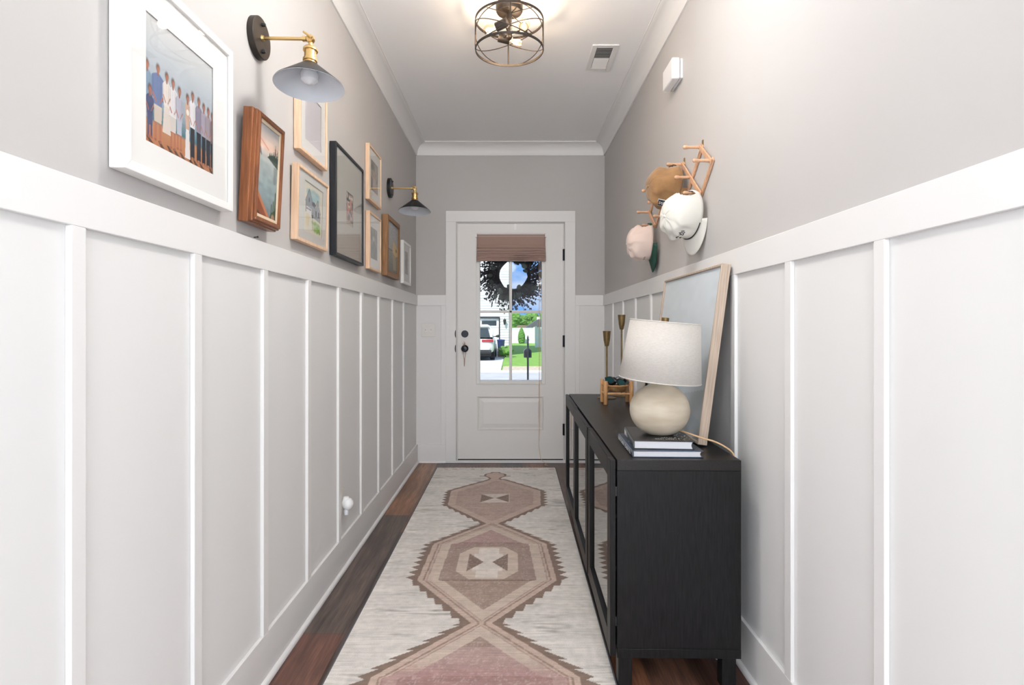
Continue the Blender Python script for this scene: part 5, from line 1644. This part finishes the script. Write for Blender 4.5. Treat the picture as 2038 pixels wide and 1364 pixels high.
MB().lathe([(0.02, 0.30), (0.10, 0.22), (0.09, 0.20), (0.055, -0.02), (0.0, -0.06)], (-0.36, 31.80, 1.36), 'z', 12).tube([(-0.36, 31.94, 1.60), (-0.36, 31.86, 1.72), (-0.36, 31.80, 1.66)], 0.015, 6).build('lantern_body', 'car_black', ln)

# parked car seen from behind
car = thing('car', 'white sport utility car parked in the driveway, seen from behind', 'car', (-1.78, 27.0, ZG + 0.015))
def body_section(y, hw, z0_, z1_, top_in, n=10, x0=-1.78):
    """closed outline of a rounded box with tumblehome, at depth y"""
    pts = []
    r = 0.14
    pts += [(x0 - hw + r, z0_), (x0 + hw - r, z0_), (x0 + hw - 0.03, z0_ + r * 0.6), (x0 + hw, z0_ + (z1_ - z0_) * 0.4), (x0 + hw - 0.01, z0_ + (z1_ - z0_) * 0.75), (x0 + hw - top_in, z1_ - 0.05), (x0 + hw - top_in - 0.10, z1_)]
    pts += [(x0 - hw + top_in + 0.10, z1_), (x0 - hw + top_in, z1_ - 0.05), (x0 - hw + 0.01, z0_ + (z1_ - z0_) * 0.75), (x0 - hw, z0_ + (z1_ - z0_) * 0.4), (x0 - hw + 0.03, z0_ + r * 0.6)]
    return [(x, y, z) for x, z in pts]
def loft(mb, secs):
    n = len(secs[0])
    vs = [p for s in secs for p in s]
    fs = []
    for i in range(len(secs) - 1):
        for k in range(n):
            l = (k + 1) % n
            fs.append((i * n + k, i * n + l, (i + 1) * n + l, (i + 1) * n + k))
    fs.append(tuple(range(n - 1, -1, -1)))
    fs.append(tuple((len(secs) - 1) * n + k for k in range(n)))
    mb.add(vs, fs)
zc = ZG + 0.015
mb = MB()
loft(mb, [body_section(27.02, 0.90, zc + 0.42, zc + 0.98, 0.05), body_section(27.10, 0.97, zc + 0.34, zc + 1.08, 0.04), body_section(28.0, 0.99, zc + 0.30, zc + 1.12, 0.03), body_section(30.4, 0.99, zc + 0.30, zc + 1.08, 0.04), body_section(31.7, 0.93, zc + 0.34, zc + 0.98, 0.06), body_section(31.9, 0.85, zc + 0.40, zc + 0.85, 0.08)])
sub(mb.build('body', 'car_paint', car), 1)
mb = MB()
loft(mb, [body_section(27.16, 0.90, zc + 1.05, zc + 1.10, 0.03), body_section(27.34, 0.88, zc + 1.04, zc + 1.66, 0.14), body_section(27.9, 0.88, zc + 1.04, zc + 1.75, 0.16), body_section(29.4, 0.88, zc + 1.04, zc + 1.72, 0.16), body_section(30.3, 0.88, zc + 1.04, zc + 1.10, 0.05)])
mb.build('cabin', 'car_paint', car)
mb = MB().add([(-2.56, 27.12, zc + 1.12), (-1.00, 27.12, zc + 1.12), (-1.12, 27.27, zc + 1.56), (-2.44, 27.27, zc + 1.56)], [(0, 1, 2, 3)])
mb.build('rear_window', 'car_glass', car, smooth=False, solid=0.02)
for s in (-1, 1):
    x = -1.78 + s * 0.90
    mb = MB().add([(x, 27.5, zc + 1.12), (x, 29.7, zc + 1.12), (x - s * 0.11, 29.3, zc + 1.60), (x - s * 0.11, 27.6, zc + 1.60)], [(0, 1, 2, 3)])
    mb.build('side_window', 'car_glass', car, smooth=False, solid=0.02)
    a0, a1 = sorted((-1.78 + s * 0.38, -1.78 + s * 0.93))
    MB().box(a0, a1, 26.985, 27.10, zc + 0.90, zc + 1.02).build('tail_light', 'tail_red', car, bevel=0.02)
    MB().tube([(-1.78 + s * 0.66, 27.7, zc + 1.80), (-1.78 + s * 0.66, 29.3, zc + 1.79)], 0.022, 8).build('roof_rail', 'car_black', car)
    MB().ball((-1.78 + s * 1.09, 29.9, zc + 1.14), (0.11, 0.06, 0.08), 12, 8).box(min(-1.78 + s * 0.90, -1.78 + s * 1.05), max(-1.78 + s * 0.90, -1.78 + s * 1.05), 29.87, 29.92, zc + 1.10, zc + 1.14).build('mirror', 'car_black', car)
    for y in (27.95, 30.75):
        w_ = MB().lathe([(0.20, -0.12), (0.34, -0.12), (0.37, -0.09), (0.37, 0.09), (0.34, 0.12), (0.20, 0.12)], (-1.78 + s * 0.86, y, zc + 0.37), 'x', 28).build('wheel', 'tire', car)
        MB().lathe([(0, -0.10), (0.20, -0.10), (0.21, 0.10), (0, 0.10)], (-1.78 + s * 0.86, y, zc + 0.37), 'x', 20).build('rim', 'vinyl', w_)
MB().box(-2.62, -0.94, 26.90, 27.06, zc + 0.34, zc + 0.50).build('bumper', 'car_black', car, bevel=0.03)
MB().box(-2.55, -1.01, 26.88, 27.04, zc + 0.52, zc + 0.64).build('bumper_insert', 'vinyl', car, bevel=0.03)
MB().box(-2.02, -1.54, 26.985, 27.03, zc + 0.70, zc + 0.86).build('license_plate', 'car_black', car, bevel=0.005)
MB().box(-2.50, -1.06, 27.18, 27.36, zc + 1.62, zc + 1.68).build('spoiler', 'car_paint', car, bevel=0.02)
MB().box(-2.6, -0.96, 27.1, 31.6, zc + 0.22, zc + 0.40).build('underbody', 'car_black', car)

tag(MB().lathe([(0, 0), (0.17, 0), (0.21, 0.48), (0.23, 0.5), (0.23, 0.54), (0, 0.58)], (-0.55, 30.9, ZG + 0.40), 'z', 14).build('bin', 'bin_blue'), 'blue bin beside the driveway by the garage', 'bin')
tag(MB().box(-0.72, -0.36, 30.7, 31.1, ZG + 0.016, ZG + 0.16).box(-0.72, -0.36, 30.7, 31.1, ZG + 0.20, ZG + 0.30).box(-0.70, -0.38, 30.72, 31.08, ZG + 0.10, ZG + 0.395).build('crate', 'crate', smooth=False), 'reddish crate under the blue bin', 'crate')

# mailbox
mx = 0.42
ml = thing('mailbox', 'black mailbox on a tall post at the kerb', 'mailbox', (mx, 14.0, ZG))
MB().box(mx - 0.024, mx + 0.024, 13.976, 14.024, ZG, 0.86).lathe([(0, 0.85), (0.040, 0.85), (0.040, 0.865), (0.014, 0.88), (0.028, 0.905), (0.020, 0.93), (0.004, 0.97), (0, 0.975)], (mx, 14.0, 0), 'z', 16).build('post', 'post_black', ml)
pr = [(mx - 0.095, 0.41)] + [(mx - 0.095 * math.cos(math.pi * i / 12), 0.555 + 0.080 * math.sin(math.pi * i / 12)) for i in range(13)] + [(mx + 0.095, 0.41)]
MB().prism(pr, 'y', 14.06, 14.55).build('mail_box_body', 'post_black', ml)
MB().box(mx - 0.02, mx + 0.02, 14.0, 14.4, 0.34, 0.41).build('bracket', 'post_black', ml, smooth=False)

# fence
def fence(label, x0, x1, y, z1, posts):
    t = thing('fence', label, 'fence', ((x0 + x1) / 2, y, ZG), group='white vinyl fence panels')
    n = int((x1 - x0) / 0.15)
    mb = MB()
    for i in range(n):
        a = x0 + (x1 - x0) * i / n
        mb.box(a + 0.004, a + (x1 - x0) / n - 0.004, y, y + 0.03, ZG + 0.08, z1 - 0.05)
    mb.build('panel', 'vinyl', t, smooth=False)
    MB().box(x0, x1, y - 0.03, y + 0.06, z1 - 0.08, z1).box(x0, x1, y - 0.03, y + 0.06, ZG + 0.05, ZG + 0.17).build('rail', 'vinyl', t, smooth=False)
    for p in posts:
        MB().box(p - 0.07, p + 0.07, y - 0.05, y + 0.09, ZG, z1 + 0.08).build('post', 'vinyl', t, smooth=False)
fence('white vinyl fence behind the small conical evergreen', -0.1, 2.4, 56.0, 1.12, (0.0, 2.3))
fence('nearer white vinyl fence panel at the right', 1.95, 9.0, 44.0, 1.18, (1.95, 4.4, 6.8))

def blob(mb, c, r, seed, n=2, amp=0.28):
    bm = bmesh.new()
    bmesh.ops.create_icosphere(bm, subdivisions=n, radius=1)
    vs = []
    for v_ in bm.verts:
        p = v_.co
        k = 1 + amp * mnoise.noise(p * 2.3 + Vector((seed, seed * 2.1, 0))) + amp * 0.6 * mnoise.noise(p * 6.1 + Vector((0, seed, seed)))
        vs.append((c[0] + p.x * r[0] * k, c[1] + p.y * r[1] * k, c[2] + p.z * r[2] * k))
    fs = [tuple(v_.index for v_ in f.verts) for f in bm.faces]
    bm.free()
    mb.add(vs, fs)
def tree(label, x, y, h, w, m='foliage', seed=1, name='tree', cat='tree', group='trees beyond the fence'):
    t = thing(name, label, cat, (x, y, ZG), group=group)
    mb = MB()
    rnd = random.Random(seed)
    for i in range(16):
        a = rnd.uniform(0, 2 * math.pi)
        rr = rnd.uniform(0, w * 0.36)
        zz = ZG + h * rnd.uniform(0.35, 0.86)
        s_ = w * rnd.uniform(0.18, 0.32)
        blob(mb, (x + rr * math.cos(a), y + rr * math.sin(a), zz), (s_, s_, s_ * 0.8), seed + i, 3)
    mb.build('crown', m, t, smooth=False)
    MB().tube([(x, y, ZG), (x + 0.1, y, ZG + h * 0.5)], [w * 0.05, w * 0.03], 8).build('trunk', 'bark', t)
labs = ['rounded green tree beyond the fence at the muntin', 'darker green tree in the middle of the gap', 'bright green tree above the brown roof', 'green tree above the gray roofed house', 'tallest green tree at the right edge of the glass', 'green tree far right beyond the house']
for i, (x, h, w) in enumerate(((0.5, 4.6, 3.6), (2.6, 4.2, 3.2), (4.4, 4.9, 3.4), (6.4, 4.8, 3.2), (8.4, 6.0, 3.6), (10.8, 5.6, 4.4))):
    tree(labs[i], x, 118 + (i % 3) * 4, h, w, seed=20 + i)
# conical evergreen
th = thing('evergreen_shrub', 'small conical evergreen in front of the white fence', 'shrub', (1.02, 55.0, ZG))
mb = MB()
rnd = random.Random(9)
for i in range(46):
    t = i / 45
    rr = 0.34 * (math.sin(math.pi * min(1, t * 0.72 + 0.28)) ** 0.8) * (1.0 if t < 0.9 else 0.5)
    a = i * 2.4
    blob(mb, (1.02 + rr * 0.4 * math.cos(a), 55 + rr * 0.4 * math.sin(a), ZG + 0.15 + 1.42 * t), (rr * 0.62 + 0.03, rr * 0.62 + 0.03, 0.17), i, 2, 0.35)
mb.build('crown', 'foliage_bright', th, smooth=False)
MB().tube([(1.02, 55, ZG), (1.02, 55, ZG + 0.4)], 0.05, 8).build('trunk', 'bark', th)
sb = thing('low_shrub', 'low yellow green shrub at the corner of the driveway', 'shrub', (-0.32, 30.0, ZG))
mb = MB()
for i in range(12):
    blob(mb, (-0.30 + rnd.uniform(-0.22, 0.3), 30 + rnd.uniform(-0.3, 0.3), ZG + 0.34 + rnd.uniform(-0.1, 0.22)), (0.2, 0.2, 0.17), i, 2, 0.4)
mb.build('crown', 'foliage_bright', sb, smooth=False)
MB().tube([(-0.3, 30, ZG), (-0.3, 30, ZG + 0.3)], 0.03, 6).build('trunk', 'bark', sb)

# houses beyond
h2 = thing('house', 'gray roofed white house far beyond the fence', 'house', (6.0, 76.0, ZG))
MB().box(2.2, 9.0, 75, 82, ZG, 1.15).build('wall', 'siding', h2, smooth=False)
MB().prism([(1.9, 1.12), (9.4, 1.12), (8.0, 2.25), (3.6, 2.25)], 'y', 74.6, 82.4).build('roof', 'roof_dark', h2, smooth=False)
MB().box(3.5, 3.9, 76, 76.4, 1.9, 2.6).build('chimney', 'siding', h2, smooth=False)
MB().box(3.6, 4.2, 74.96, 75.0, 0.2, 0.95).build('window', 'car_glass', h2, smooth=False)
h3 = thing('shed', 'low brown roofed shed behind the white fence', 'shed', (1.7, 84, ZG))
MB().box(0.9, 2.4, 83, 86, ZG, 1.12).build('wall', 'siding', h3, smooth=False)
MB().prism([(0.75, 1.10), (2.55, 1.10), (2.3, 1.50), (1.0, 1.50)], 'y', 82.8, 86.2).build('roof', 'roof_brown', h3, smooth=False)
